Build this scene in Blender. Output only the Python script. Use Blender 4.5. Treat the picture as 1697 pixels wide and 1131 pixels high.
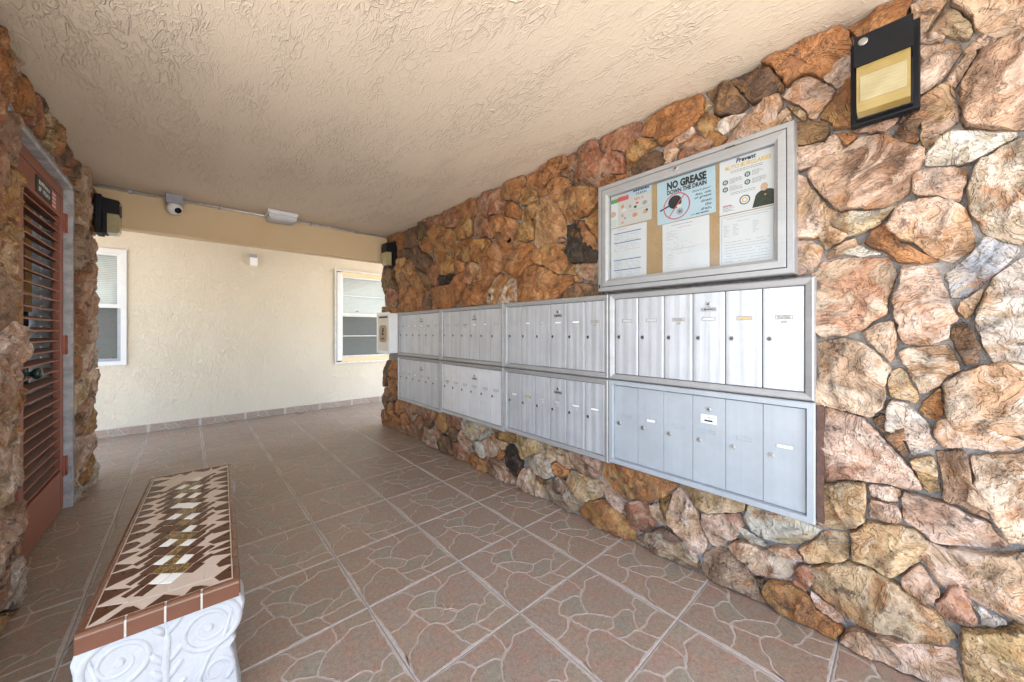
import bpy, bmesh, math, random
from mathutils import Vector, Matrix, noise
R = math.radians
S = bpy.context.scene
for o in list(bpy.data.objects): bpy.data.objects.remove(o)
COL = S.collection

# ---------------------------------------------------------------- camera, sky, sun, exposure
cam = bpy.data.cameras.new('camera'); camo = bpy.data.objects.new('camera', cam); COL.objects.link(camo)
camo.location = (0, 0, 1.1812); camo.rotation_euler = (R(90), 0, -0.7358)
cam.sensor_fit = 'HORIZONTAL'; cam.sensor_width = 36; cam.lens = 12.6; cam.shift_y = -0.0093
cam.clip_start = 0.02; cam.clip_end = 2000
S.camera = camo
SUN_EL, SUN_AZ = R(60), R(172)          # azimuth measured from +Y towards +X: the sun stands behind the camera
W = bpy.data.worlds.new('World'); S.world = W; W.use_nodes = True
nt = W.node_tree; bg = nt.nodes['Background']
sky = nt.nodes.new('ShaderNodeTexSky'); sky.sky_type = 'NISHITA'; sky.sun_disc = False
sky.sun_elevation = SUN_EL; sky.sun_rotation = SUN_AZ
sky.air_density = 1.0; sky.dust_density = 1.6; sky.ozone_density = 1.0
nt.links.new(sky.outputs[0], bg.inputs[0]); bg.inputs[1].default_value = 0.15
sl = bpy.data.lights.new('sun', 'SUN'); so = bpy.data.objects.new('sun', sl); COL.objects.link(so)
sl.energy = 4.0; sl.angle = R(0.6); sl.color = (1.0, 0.95, 0.88)
sd = Vector((math.sin(SUN_AZ)*math.cos(SUN_EL), math.cos(SUN_AZ)*math.cos(SUN_EL), math.sin(SUN_EL)))
so.rotation_euler = sd.to_track_quat('Z', 'Y').to_euler()
S.view_settings.view_transform = 'Standard'; S.view_settings.look = 'None'
S.view_settings.gamma = 1.0; S.view_settings.exposure = 2.8; S.view_settings.use_curve_mapping = False
S.render.engine = 'CYCLES'
S.cycles.max_bounces = 8; S.cycles.diffuse_bounces = 4; S.cycles.glossy_bounces = 3; S.cycles.transparent_max_bounces = 8

# ---------------------------------------------------------------- the place, in metres
H_CEIL = 2.3486            # soffit
X_MORT = 1.872             # mortar face of the right wall
X_LEFT = -0.572            # mortar face of the left wall
Y_BEAM, Y_BEAM2, Z_BEAM = 4.310, 4.450, 2.030
Y_BACK = 5.972
Y_OPEN = -1.55             # where the roof ends, behind the camera
TILE, GX, GY = 0.457, 0.5748, 1.5481

# ---------------------------------------------------------------- helpers
def link(o): COL.objects.link(o); return o
def tag(o, label=None, cat=None, group=None, kind=None):
    if label: o['label'] = label
    if cat: o['category'] = cat
    if group: o['group'] = group
    if kind: o['kind'] = kind
    return o
def world_loc(o):
    v = Vector((0, 0, 0))
    while o is not None: v += o.location; o = o.parent
    return v
def empty(name, loc, label=None, cat=None, group=None):
    o = bpy.data.objects.new(name, None); o.location = loc; o.empty_display_size = 0.05
    link(o); return tag(o, label, cat, group)
def put(name, mesh, parent=None, loc=None):
    """one mesh object; loc is a world position (parents are never rotated unless stated)"""
    o = bpy.data.objects.new(name, mesh); link(o)
    if parent is not None: o.parent = parent
    if loc is not None: o.location = Vector(loc) - (world_loc(parent) if parent is not None else Vector((0, 0, 0)))
    return o
class MB:
    def __init__(s): s.v = []; s.f = []; s.m = []; s.sm = []
    def add(s, vs, fs, mi=0, smooth=False):
        b = len(s.v); s.v += [tuple(p) for p in vs]
        for f in fs: s.f.append([b+i for i in f]); s.m.append(mi); s.sm.append(smooth)
    def box(s, a, b, mi=0):
        x0, y0, z0 = [min(a[i], b[i]) for i in range(3)]; x1, y1, z1 = [max(a[i], b[i]) for i in range(3)]
        s.add([(x0,y0,z0),(x1,y0,z0),(x1,y1,z0),(x0,y1,z0),(x0,y0,z1),(x1,y0,z1),(x1,y1,z1),(x0,y1,z1)],
              [(3,2,1,0),(4,5,6,7),(0,1,5,4),(1,2,6,5),(2,3,7,6),(3,0,4,7)], mi)
        return s
    def bbox(s, a, b, bev=0.003, mi=0):
        """box with chamfered edges"""
        bm = bmesh.new(); bmesh.ops.create_cube(bm, size=1)
        c = [(a[i]+b[i])/2 for i in range(3)]; d = [abs(a[i]-b[i]) for i in range(3)]
        for v in bm.verts: v.co = Vector((v.co.x*d[0]+c[0], v.co.y*d[1]+c[1], v.co.z*d[2]+c[2]))
        bmesh.ops.bevel(bm, geom=bm.edges[:], offset=min(bev, min(d)*0.45), segments=2, affect='EDGES', profile=0.5)
        bm.verts.index_update()
        s.add([v.co[:] for v in bm.verts], [[v.index for v in f.verts] for f in bm.faces], mi, False); bm.free()
        return s
    def loops(s, L, mi=0, smooth=False, closed=True, cap0=False, cap1=False):
        n = len(L[0]); b = len(s.v)
        vs = [p for l in L for p in l]; fs = []
        for k in range(len(L)-1):
            for i in range(n if closed else n-1):
                j = (i+1) % n
                fs.append((k*n+i, k*n+j, (k+1)*n+j, (k+1)*n+i))
        if cap0: fs.append(tuple(range(n-1, -1, -1)))
        if cap1: fs.append(tuple((len(L)-1)*n+i for i in range(n)))
        s.add(vs, fs, mi, smooth); return s
    def tube(s, pts, r, n=10, mi=0, smooth=True, caps=True):
        P = [Vector(p) for p in pts]; L = []
        rr = r if isinstance(r, (list, tuple)) else [r]*len(P)
        up = None
        for i, p in enumerate(P):
            t = (P[min(i+1, len(P)-1)] - P[max(i-1, 0)]).normalized()
            if up is None:
                up = Vector((0, 0, 1)) if abs(t.z) < 0.9 else Vector((1, 0, 0))
            a = t.cross(up).normalized(); c = a.cross(t).normalized(); up = c
            L.append([p + (a*math.cos(2*math.pi*k/n) + c*math.sin(2*math.pi*k/n))*rr[i] for k in range(n)])
        s.loops(L, mi, smooth, True, caps, caps); return s
    def disc(s, c, axis, r, th, n=18, mi=0, bev=0.0):
        """a short round boss along axis, from c outward by th"""
        c = Vector(c); a = Vector(axis).normalized(); u = a.orthogonal().normalized(); w = a.cross(u)
        prof = [(r, 0), (r, th-bev), (r-bev, th)] if bev else [(r, 0), (r, th)]
        L = [[c + a*h + (u*math.cos(2*math.pi*k/n) + w*math.sin(2*math.pi*k/n))*q for k in range(n)] for q, h in prof]
        s.loops(L, mi, False, True, True, True); return s
    def prism(s, poly, ax, d0, d1, mi=0, bev=0.0):
        """2D polygon extruded along axis ax (0,1,2); poly gives the other two coordinates in order"""
        def P(p, d):
            q = list(p); q.insert(ax, d); return tuple(q)
        s.loops([[P(p, d0) for p in poly], [P(p, d1) for p in poly]], mi, False, True, True, True); return s
    def mesh(s, name, mats, org=(0, 0, 0)):
        me = bpy.data.meshes.new(name)
        me.from_pydata([(x-org[0], y-org[1], z-org[2]) for x, y, z in s.v], [], s.f)
        for m in (mats if isinstance(mats, (list, tuple)) else [mats]): me.materials.append(m)
        me.polygons.foreach_set('material_index', s.m); me.polygons.foreach_set('use_smooth', s.sm)
        bm = bmesh.new(); bm.from_mesh(me); bmesh.ops.recalc_face_normals(bm, faces=bm.faces); bm.to_mesh(me); bm.free()
        me.update(); return me
    def build(s, name, mats, parent=None):
        """geometry in world coordinates -> object whose origin sits at its own centre"""
        xs = list(zip(*s.v)); c = tuple((min(k)+max(k))/2 for k in xs)
        return put(name, s.mesh(name, mats, c), parent, c)

# ---------------------------------------------------------------- materials
MATS = {}
class NB:
    def __init__(s, name):
        s.mat = bpy.data.materials.new(name); s.mat.use_nodes = True; s.nt = s.mat.node_tree
        s.bsdf = s.nt.nodes['Principled BSDF']; MATS[name] = s.mat
    def n(s, t, **kw):
        x = s.nt.nodes.new('ShaderNode'+t)
        for k, v in kw.items():
            if k == 'inp':
                for i, q in v.items(): x.inputs[i].default_value = q
            else: setattr(x, k, v)
        return x
    def l(s, a, b): s.nt.links.new(a, b); return b
    def coord(s, kind='Object', scale=(1, 1, 1), rot=(0, 0, 0)):
        t = s.n('TexCoord'); m = s.n('Mapping'); m.inputs['Scale'].default_value = scale; m.inputs['Rotation'].default_value = rot
        s.l(t.outputs[kind], m.inputs[0]); return m.outputs[0]
    def geo(s, scale=(1, 1, 1), rot=(0, 0, 0)):
        t = s.n('NewGeometry'); m = s.n('Mapping'); m.inputs['Scale'].default_value = scale; m.inputs['Rotation'].default_value = rot
        s.l(t.outputs['Position'], m.inputs[0]); return m.outputs[0]
    def noise(s, vec, scale, detail=4, rough=0.55, dist=0.0):
        x = s.n('TexNoise'); x.inputs['Scale'].default_value = scale; x.inputs['Detail'].default_value = detail
        x.inputs['Roughness'].default_value = rough; x.inputs['Distortion'].default_value = dist
        s.l(vec, x.inputs['Vector']); return x.outputs['Fac']
    def ramp(s, fac, stops, interp='LINEAR'):
        x = s.n('ValToRGB'); x.color_ramp.interpolation = interp; e = x.color_ramp.elements
        while len(e) > 1: e.remove(e[0])
        for i, (p, c) in enumerate(stops):
            k = e[0] if i == 0 else e.new(p)
            k.position = p
            k.color = (c, c, c, 1) if not isinstance(c, (tuple, list)) else (c[0], c[1], c[2], 1)
        s.l(fac, x.inputs[0]); return x.outputs[0]
    def mix(s, a, b, fac, mode='MIX'):
        x = s.n('Mix', data_type='RGBA', blend_type=mode)
        for sock, v in ((x.inputs[6], a), (x.inputs[7], b), (x.inputs[0], fac)):
            if isinstance(v, (tuple, list)): sock.default_value = (v[0], v[1], v[2], 1)
            elif isinstance(v, (int, float)): sock.default_value = v
            else: s.l(v, sock)
        return x.outputs[2]
    def math(s, op, a, b=None, clamp=False):
        x = s.n('Math', operation=op, use_clamp=clamp)
        for i, v in enumerate((a, b)):
            if v is None: continue
            if isinstance(v, (int, float)): x.inputs[i].default_value = v
            else: s.l(v, x.inputs[i])
        return x.outputs[0]
    def bump(s, h, dist, strength=1.0, normal=None):
        x = s.n('Bump'); x.inputs['Distance'].default_value = dist; x.inputs['Strength'].default_value = strength
        s.l(h, x.inputs['Height'])
        if normal is not None: s.l(normal, x.inputs['Normal'])
        return x.outputs[0]
    def out(s, col=None, rough=None, normal=None, **kw):
        b = s.bsdf
        for k, v in (('Base Color', col), ('Roughness', rough), ('Normal', normal)):
            if v is None: continue
            if isinstance(v, (tuple, list)): b.inputs[k].default_value = (v[0], v[1], v[2], 1)
            elif isinstance(v, (int, float)): b.inputs[k].default_value = v
            else: s.l(v, b.inputs[k])
        for k, v in kw.items(): b.inputs[k].default_value = v
        return s.mat

def plain(name, col, rough=0.5, var=0.12, scale=18, bump=0.0, bscale=60, **kw):
    b = NB(name); c = b.coord()
    n = b.noise(c, scale, 5, 0.6)
    k = b.ramp(n, [(0.3, tuple(x*(1-var) for x in col)), (0.7, tuple(min(1, x*(1+var)) for x in col))])
    nm = b.bump(b.noise(c, bscale, 4, 0.6), bump) if bump else None
    r = b.ramp(n, [(0.3, max(0, rough-0.06)), (0.7, min(1, rough+0.06))])
    return b.out(k, r, nm, **kw)

# stone: base colour and second colour come from each stone itself
b = NB('stone')
oi = b.n('ObjectInfo'); tc = b.n('TexCoord')
c2 = b.n('Attribute', attribute_type='OBJECT', attribute_name='tint'); c3 = b.n('Attribute', attribute_type='OBJECT', attribute_name='vein')
off = b.n('VectorMath', operation='SCALE'); off.inputs[0].default_value = (17.3, 31.7, 23.1); b.l(oi.outputs['Random'], off.inputs['Scale'])
rot = b.n('VectorRotate', rotation_type='X_AXIS'); b.l(tc.outputs['Object'], rot.inputs['Vector'])
b.l(b.math('MULTIPLY', oi.outputs['Random'], 25.0), rot.inputs['Angle'])
ad = b.n('VectorMath', operation='ADD'); b.l(rot.outputs[0], ad.inputs[0]); b.l(off.outputs[0], ad.inputs[1]); P0 = ad.outputs[0]
mp = b.n('Mapping'); mp.inputs['Scale'].default_value = (1.0, 0.62, 1.0); b.l(P0, mp.inputs[0]); G = mp.outputs[0]
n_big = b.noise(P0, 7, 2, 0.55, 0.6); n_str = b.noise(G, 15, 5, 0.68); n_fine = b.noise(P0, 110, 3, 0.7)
n_vein = b.noise(G, 10, 4, 0.64, 1.2)
col = b.mix(oi.outputs['Color'], c2.outputs['Color'], b.ramp(n_big, [(0.45, 0), (0.55, 1)]))
col = b.mix(col, c3.outputs['Color'], b.ramp(n_vein, [(0.53, 0), (0.575, 0.75)]))
n_dk = b.noise(P0, 12, 4, 0.72)
col = b.mix(col, (0.055, 0.036, 0.027), b.ramp(n_dk, [(0.60, 0), (0.66, 0.75)]))
col = b.mix(col, (0.33, 0.145, 0.055), b.ramp(n_dk, [(0.34, 0.75), (0.45, 0)]))
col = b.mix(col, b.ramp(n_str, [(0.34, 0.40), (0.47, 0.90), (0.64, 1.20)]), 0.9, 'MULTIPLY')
col = b.mix(col, b.ramp(n_fine, [(0.35, 0.86), (0.65, 1.12)]), 0.85, 'MULTIPLY')
crk = b.ramp(n_vein, [(0.480, 1), (0.497, 0.62), (0.506, 1)]); col = b.mix(col, crk, b.ramp(n_big, [(0.45, 0), (0.6, 0.9)]), 'MULTIPLY')
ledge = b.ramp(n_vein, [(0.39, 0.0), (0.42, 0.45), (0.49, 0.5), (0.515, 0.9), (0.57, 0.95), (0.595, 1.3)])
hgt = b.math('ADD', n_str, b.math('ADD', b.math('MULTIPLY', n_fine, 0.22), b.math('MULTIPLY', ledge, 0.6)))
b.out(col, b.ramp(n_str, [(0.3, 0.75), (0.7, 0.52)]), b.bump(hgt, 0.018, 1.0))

b = NB('mortar'); c = b.geo(); n1 = b.noise(c, 5, 4); n2 = b.noise(c, 40, 5, 0.7)
b.out(b.mix(b.ramp(n1, [(0.35, (0.27, 0.25, 0.235)), (0.7, (0.44, 0.41, 0.39))]), b.ramp(n2, [(0.3, 0.7), (0.7, 1.15)]), 0.8, 'MULTIPLY'), 0.9, b.bump(n2, 0.022))

def stucco(name, cA, cB, size, height, stretch=(1, 1, 1), rot=(0, 0, 0), dirt=0.0, dirtcol=(0.30, 0.25, 0.18), stroke=1.0, mlo=0.25):
    """trowelled render: short sharp-backed ridges left by the trowel over a fine sandy coat"""
    b = NB(name); c = b.geo(stretch, rot)
    n1 = b.noise(c, size, 2, 0.6, 0.35); n2 = b.noise(c, size*2.3, 1, 0.5, 0.5)
    r1 = b.ramp(n1, [(0.445, 0), (0.468, 0.9), (0.49, 0), (0.60, 0.0), (0.62, 0.7), (0.64, 0)])
    r2 = b.ramp(n2, [(0.45, 0), (0.475, 0.8), (0.50, 0), (0.57, 0), (0.60, 0.7), (0.63, 0)])
    mk = b.ramp(b.noise(c, size*0.28, 2, 0.6), [(0.40, mlo), (0.60, 1.1)])
    fine = b.noise(c, size*12, 2, 0.65)
    h = b.math('ADD', b.math('MULTIPLY', b.math('ADD', b.math('MULTIPLY', r1, stroke), b.math('MULTIPLY', r2, 0.6*stroke)), mk), b.math('MULTIPLY', fine, 0.16))
    col = b.ramp(b.noise(c, size*0.06, 3, 0.6), [(0.35, cA), (0.65, cB)])
    if dirt:
        dm = b.math('MULTIPLY', b.ramp(n2, [(0.50, 0), (0.512, 1), (0.53, 0)]), b.ramp(b.noise(c, size*0.22, 2, 0.65), [(0.48, 0), (0.62, dirt)]))
        col = b.mix(col, dirtcol, dm)
    return b.out(col, 0.85, b.bump(h, height))
stucco('ceiling_stucco', (0.69, 0.585, 0.455), (0.72, 0.615, 0.485), 19, 0.0036, (1.0, 0.36, 1.0), (0, 0, R(28)))
stucco('wall_stucco', (0.60, 0.525, 0.405), (0.63, 0.555, 0.435), 20, 0.0036, (1, 1, 0.8), dirt=0.16, dirtcol=(0.36, 0.28, 0.18), mlo=0.9)
stucco('beam_stucco', (0.63, 0.475, 0.28), (0.67, 0.515, 0.32), 24, 0.0010)

# floor tile: patch colour is the glaze colour of that patch, stored on the mesh
b = NB('tile_glaze'); c = b.coord(); at = b.n('Attribute', attribute_name='glaze'); oi = b.n('ObjectInfo')
g = b.geo(); n1 = b.noise(g, 60, 3, 0.7); n2 = b.noise(g, 260, 3, 0.7); n3 = b.noise(c, 11, 3, 0.6); n4 = b.noise(g, 1.1, 3)
col = b.mix(at.outputs['Color'], (0.36, 0.19, 0.135), b.ramp(n3, [(0.48, 0), (0.64, 0.5)])); col = b.mix(col, (0.27, 0.245, 0.185), b.ramp(n3, [(0.34, 0.6), (0.46, 0)]))
col = b.mix(col, b.ramp(n1, [(0.3, 0.72), (0.7, 1.22)]), 0.8, 'MULTIPLY')
col = b.mix(col, b.ramp(n2, [(0.36, 0.5), (0.46, 1.0), (0.72, 1.15)]), 0.75, 'MULTIPLY')
col = b.mix(col, b.ramp(oi.outputs['Random'], [(0, 0.95), (1, 1.05)]), 1.0, 'MULTIPLY')
b.out(col, b.ramp(n4, [(0.3, 0.27), (0.7, 0.42)]), b.bump(b.math('ADD', n1, b.math('MULTIPLY', n2, 0.5)), 0.0022))
b = NB('tile_vein'); g = b.geo(); n1 = b.noise(g, 45, 5, 0.6)
b.out(b.ramp(n1, [(0.3, (0.37, 0.32, 0.28)), (0.7, (0.50, 0.445, 0.395))]), 0.55)
b = NB('grout'); g = b.geo(); n1 = b.noise(g, 30, 5, 0.65)
b.out(b.ramp(n1, [(0.3, (0.17, 0.155, 0.15)), (0.7, (0.30, 0.28, 0.27))]), 0.8, b.bump(n1, 0.003))
b = NB('paving'); g = b.geo(); n1 = b.noise(g, 0.8, 5); n2 = b.noise(g, 30, 4)
b.out(b.mix(b.ramp(n1, [(0.35, (0.38, 0.36, 0.33)), (0.7, (0.48, 0.46, 0.43))]), b.ramp(n2, [(0.3, 0.85), (0.7, 1.1)]), 0.8, 'MULTIPLY'), 0.9, b.bump(n2, 0.004))

def metal(name, col, rough, streak_axis, met=0.85, amt=0.25):
    b = NB(name); sc = [1.2, 1.2, 1.2]
    for i in range(3):
        if i != streak_axis: sc[i] = 90
    c = b.geo(tuple(sc)); n1 = b.noise(c, 1.0, 5, 0.65); sc2 = [0.9, 0.9, 0.9]
    for i in range(3):
        if i != streak_axis: sc2[i] = 26
    n2 = b.noise(b.geo(tuple(sc2)), 1.0, 3, 0.6); n3 = b.noise(b.geo(), 7, 5, 0.65)
    k = b.math('ADD', b.math('MULTIPLY', n1, 0.5), b.math('MULTIPLY', n2, 0.5))
    cc = b.ramp(k, [(0.36, tuple(x*(1-amt) for x in col)), (0.64, tuple(min(1, x*(1+amt*0.4)) for x in col))])
    cc = b.mix(cc, b.ramp(n3, [(0.35, 0.90), (0.65, 1.04)]), 0.8, 'MULTIPLY')
    return b.out(cc, b.ramp(k, [(0.3, rough+0.08), (0.7, rough-0.06)]), b.bump(k, 0.0012), Metallic=met)
metal('aluminium_door', (0.55, 0.57, 0.60), 0.42, 2, 0.35, 0.18)
metal('aluminium_frame', (0.40, 0.40, 0.405), 0.42, 1, 0.35, 0.12)
metal('board_frame', (0.35, 0.355, 0.36), 0.45, 1, 0.3, 0.06)
metal('white_door', (0.66, 0.67, 0.69), 0.45, 2, 0.12, 0.05)
metal('blue_grey_paint', (0.385, 0.42, 0.455), 0.42, 2, 0.10, 0.05)
plain('steel_lock', (0.42, 0.41, 0.40), 0.35, 0.2, 60, Metallic=0.9)
plain('dark_lock', (0.10, 0.10, 0.10), 0.4, 0.2, 60, Metallic=0.7)
plain('slot_rim', (0.26, 0.26, 0.27), 0.4, 0.3, 120)
plain('clear_tag', (0.55, 0.55, 0.55), 0.25, 0.12, 90)
plain('scuffed_tag', (0.36, 0.33, 0.29), 0.5, 0.4, 160)
plain('tape', (0.80, 0.80, 0.79), 0.5, 0.04, 60)
plain('tan_tape', (0.55, 0.40, 0.20), 0.55, 0.15, 60)
plain('plate_metal', (0.34, 0.34, 0.35), 0.4, 0.2, 60, Metallic=0.6)
plain('shadow_gap', (0.05, 0.05, 0.055), 0.8)
plain('black_metal', (0.006, 0.007, 0.010), 0.5, 0.3, 30, **{'Specular IOR Level': 0.25})
plain('rust_metal', (0.10, 0.05, 0.035), 0.75, 0.4, 60)
plain('red_paint', (0.26, 0.085, 0.05), 0.5, 0.14, 14, 0.0008, 120)
plain('red_paint_hinge', (0.36, 0.11, 0.07), 0.5, 0.1, 30)
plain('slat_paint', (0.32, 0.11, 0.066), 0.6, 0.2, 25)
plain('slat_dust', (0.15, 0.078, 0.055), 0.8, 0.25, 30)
plain('amber_panel', (0.30, 0.16, 0.03), 0.4, 0.25, 9)
plain('dark_inside', (0.03, 0.022, 0.018), 0.8)
plain('jamb_cement', (0.44, 0.445, 0.465), 0.85, 0.35, 14, 0.010, 22)
plain('white_vinyl', (0.58, 0.58, 0.57), 0.4, 0.04, 10)
plain('white_plastic', (0.76, 0.76, 0.74), 0.35, 0.03, 10)
plain('blind_slat', (0.74, 0.76, 0.74), 0.55, 0.05, 20)
plain('grey_box', (0.30, 0.31, 0.33), 0.5, 0.1, 20)
plain('conduit_metal', (0.66, 0.66, 0.66), 0.35, 0.15, 40, Metallic=0.5)
plain('letterbox_face', (0.66, 0.60, 0.52), 0.45, 0.05, 10)
plain('letterbox_side', (0.80, 0.81, 0.82), 0.45, 0.03, 10)
plain('emblem_ground', (0.36, 0.27, 0.16), 0.5, 0.1, 50)
plain('ink_black', (0.016, 0.016, 0.018), 0.6, 0.1)
plain('ink_grey', (0.30, 0.30, 0.31), 0.7, 0.1)
plain('ink_blue', (0.08, 0.17, 0.32), 0.7, 0.1)
plain('ink_navy', (0.012, 0.03, 0.06), 0.6, 0.1)
plain('ink_red', (0.55, 0.10, 0.10), 0.6, 0.1)
plain('ink_gold', (0.66, 0.42, 0.06), 0.6, 0.1)
plain('ink_green', (0.10, 0.30, 0.09), 0.6, 0.1)
plain('ink_teal', (0.05, 0.12, 0.12), 0.6, 0.1)
plain('ink_tan', (0.50, 0.34, 0.24), 0.6, 0.15, 80)
plain('ink_orange', (0.60, 0.24, 0.14), 0.6, 0.2, 80)
plain('ink_uniform', (0.025, 0.035, 0.022), 0.7, 0.3, 60)
plain('ink_pale', (0.62, 0.63, 0.64), 0.7, 0.03)
plain('paper_white', (0.62, 0.63, 0.65), 0.6, 0.02, 6)
plain('paper_blue', (0.42, 0.55, 0.63), 0.5, 0.03, 6)
plain('paper_grey', (0.52, 0.52, 0.50), 0.5, 0.03, 6)
b = NB('cork'); g = b.geo(); n1 = b.noise(g, 220, 4, 0.7); n2 = b.noise(g, 12, 3)
b.out(b.mix(b.ramp(n1, [(0.3, (0.29, 0.185, 0.09)), (0.55, (0.45, 0.31, 0.17)), (0.75, (0.56, 0.40, 0.235))]), b.ramp(n2, [(0.3, 0.9), (0.7, 1.08)]), 0.8, 'MULTIPLY'), 0.9, b.bump(n1, 0.002))
plain('plaster_white', (0.42, 0.42, 0.425), 0.6, 0.07, 12, 0.003, 70)
plain('brown_glaze', (0.075, 0.027, 0.012), 0.3, 0.15, 12, 0.0006, 30, **{'Specular IOR Level': 0.2})
plain('brown_edge', (0.13, 0.052, 0.028), 0.18, 0.12, 12, 0.0006, 30)
plain('beige_glaze', (0.56, 0.45, 0.355), 0.35, 0.05, 14)
plain('white_glass', (0.82, 0.83, 0.76), 0.12, 0.04, 30)
b = NB('gold_glass'); c = b.coord(); n1 = b.noise(c, 160, 5, 0.7)
b.out(b.ramp(n1, [(0.40, (0.035, 0.016, 0.004)), (0.52, (0.13, 0.07, 0.012)), (0.66, (0.42, 0.25, 0.05))]), 0.12)
plain('white_grout', (0.74, 0.69, 0.61), 0.85, 0.08, 90)
plain('knob_green', (0.03, 0.055, 0.05), 0.3, 0.3, 90, Metallic=0.5)
plain('weathered_white', (0.56, 0.54, 0.49), 0.6, 0.14, 22)

def glassy(name, tint, rough=0.05, refl=0.10, trans=0.92):
    b = NB(name); nt_ = b.nt
    tr = b.n('BsdfTransparent'); tr.inputs[0].default_value = (tint[0], tint[1], tint[2], 1)
    gl = b.n('BsdfGlossy'); gl.inputs['Roughness'].default_value = rough
    fr = b.n('LayerWeight'); fr.inputs['Blend'].default_value = 0.25
    m = b.n('MixShader'); b.l(b.math('MULTIPLY', fr.outputs['Fresnel'], refl*5, True), m.inputs[0]); b.l(tr.outputs[0], m.inputs[1]); b.l(gl.outputs[0], m.inputs[2])
    b.l(m.outputs[0], nt_.nodes['Material Output'].inputs[0]); return b.mat
glassy('clear_pane', (0.95, 0.96, 0.96), 0.04, 0.10)
glassy('window_glass', (0.95, 0.96, 0.955), 0.03, 0.12)
glassy('insect_screen', (0.68, 0.68, 0.67), 0.6, 0.02)
b = NB('lamp_lens'); c = b.coord(); n1 = b.noise(c, 14, 3); ws = b.noise(b.coord('Object', (1, 1, 120)), 1.0, 2)
b.out(b.ramp(n1, [(0.3, (0.28, 0.20, 0.06)), (0.7, (0.34, 0.255, 0.095))]), 0.22, b.bump(ws, 0.002), **{'Transmission Weight': 0.0, 'Subsurface Weight': 0.0, 'Coat Weight': 0.4})
b = NB('lamp_lens_clear'); c = b.coord(); n1 = b.noise(c, 14, 3); ws = b.noise(b.coord('Object', (1, 1, 120)), 1.0, 2)
b.out(b.ramp(n1, [(0.3, (0.32, 0.27, 0.14)), (0.7, (0.40, 0.355, 0.21))]), 0.25, b.bump(ws, 0.002), **{'Coat Weight': 0.4})
M = MATS

# ================================================================ THE SETTING
def sheet(name, x0, x1, y0, y1, z, mat, th=0.0):
    m = MB()
    if th: m.box((x0, y0, z-th), (x1, y1, z))
    else: m.add([(x0,y0,z),(x1,y0,z),(x1,y1,z),(x0,y1,z)], [(0,1,2,3)])
    return tag(m.build(name, mat), kind='structure')
sheet('bounce_slab', -3.0, 5.0, -9.0, GY-4*TILE-0.004, -0.012, M['paving'], 0.03)  # unseen pale slab behind the camera, added to bounce sunlight onto the ceiling
sheet('ground', -400, 400, -400, 400, -0.045, M['paving'])
floor = sheet('floor', GX-4*TILE, GX+6*TILE, GY-4*TILE, Y_BACK+0.15, -0.0035, M['grout'], 0.04)

PATCH = """1000,1000 982,816 886,832 791,855 705,794 664,801 677,897 678,993
678,993 677,897 664,801 570,755 536,801 459,814 386,830 355,896 333,954 279,981
570,755 536,801 459,814 386,830 321,802 261,750 288,673 349,648 459,580 510,682
279,981 333,954 355,896 379,832 321,802 261,750 281,666 186,591 97,578 27,586 0,1000
982,816 886,832 791,855 705,794 629,773 563,747 510,682 459,580 539,479 583,399 648,391 741,391 776,353 786,311 835,311 875,372 942,395 974,380
287,653 349,648 459,580 539,479 583,399 501,336 420,350 375,417 325,444 309,527
279,643 309,527 325,444 256,431 193,397 154,345 76,309 34,245 16,192 27,586 97,578 186,591
325,444 375,417 420,350 421,326 426,246 436,223 446,119 489,17 0,0 16,192 34,245 76,309 154,345 193,397 256,431
583,399 648,391 741,391 776,353 786,311 708,258 634,177 601,195 502,203 426,246 420,350 501,336
786,311 835,311 875,372 942,395 974,380 969,174 847,180 729,162 634,177 708,258
969,174 847,180 729,162 635,169 656,84 689,11 1000,0
635,169 601,195 502,203 435,238 446,119 489,17 689,11 656,84"""
PATCHES = [[tuple(int(q)/1000 for q in p.split(',')) for p in L.split()] for L in PATCH.strip().split('\n')]
GLAZE = [(0.295,0.236,0.176),(0.303,0.236,0.182),(0.273,0.232,0.173),(0.303,0.228,0.173),(0.293,0.222,0.169),(0.303,0.239,0.180),
         (0.309,0.229,0.167),(0.299,0.219,0.163),(0.273,0.232,0.173),(0.295,0.234,0.173),(0.301,0.232,0.170),(0.305,0.229,0.167)]
def inset(poly, d):
    n = len(poly); a = sum(poly[i][0]*poly[(i+1) % n][1]-poly[(i+1) % n][0]*poly[i][1] for i in range(n))
    sg = 1 if a > 0 else -1; res = []
    for i in range(n):
        p0, p, p1 = Vector(poly[i-1]), Vector(poly[i]), Vector(poly[(i+1) % n])
        e0 = (p-p0); e1 = (p1-p)
        if e0.length < 1e-6 or e1.length < 1e-6: res.append(tuple(p)); continue
        n0 = Vector((-e0.y, e0.x)).normalized()*sg; n1 = Vector((-e1.y, e1.x)).normalized()*sg
        m = (n0+n1)
        if m.length < 0.3: m = n0
        m = m.normalized(); k = d/max(0.45, m.dot(n0))
        res.append(tuple(p+m*k))
    return res
def clip(poly, nx, ny, d):
    """keep nx*x+ny*y <= d"""
    out = []
    for i in range(len(poly)):
        a, b_ = poly[i], poly[(i+1) % len(poly)]
        da, db = nx*a[0]+ny*a[1]-d, nx*b_[0]+ny*b_[1]-d
        if da <= 0: out.append(a)
        if (da < 0 < db) or (db < 0 < da):
            t = da/(da-db); out.append((a[0]+(b_[0]-a[0])*t, a[1]+(b_[1]-a[1])*t))
    return out
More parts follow.
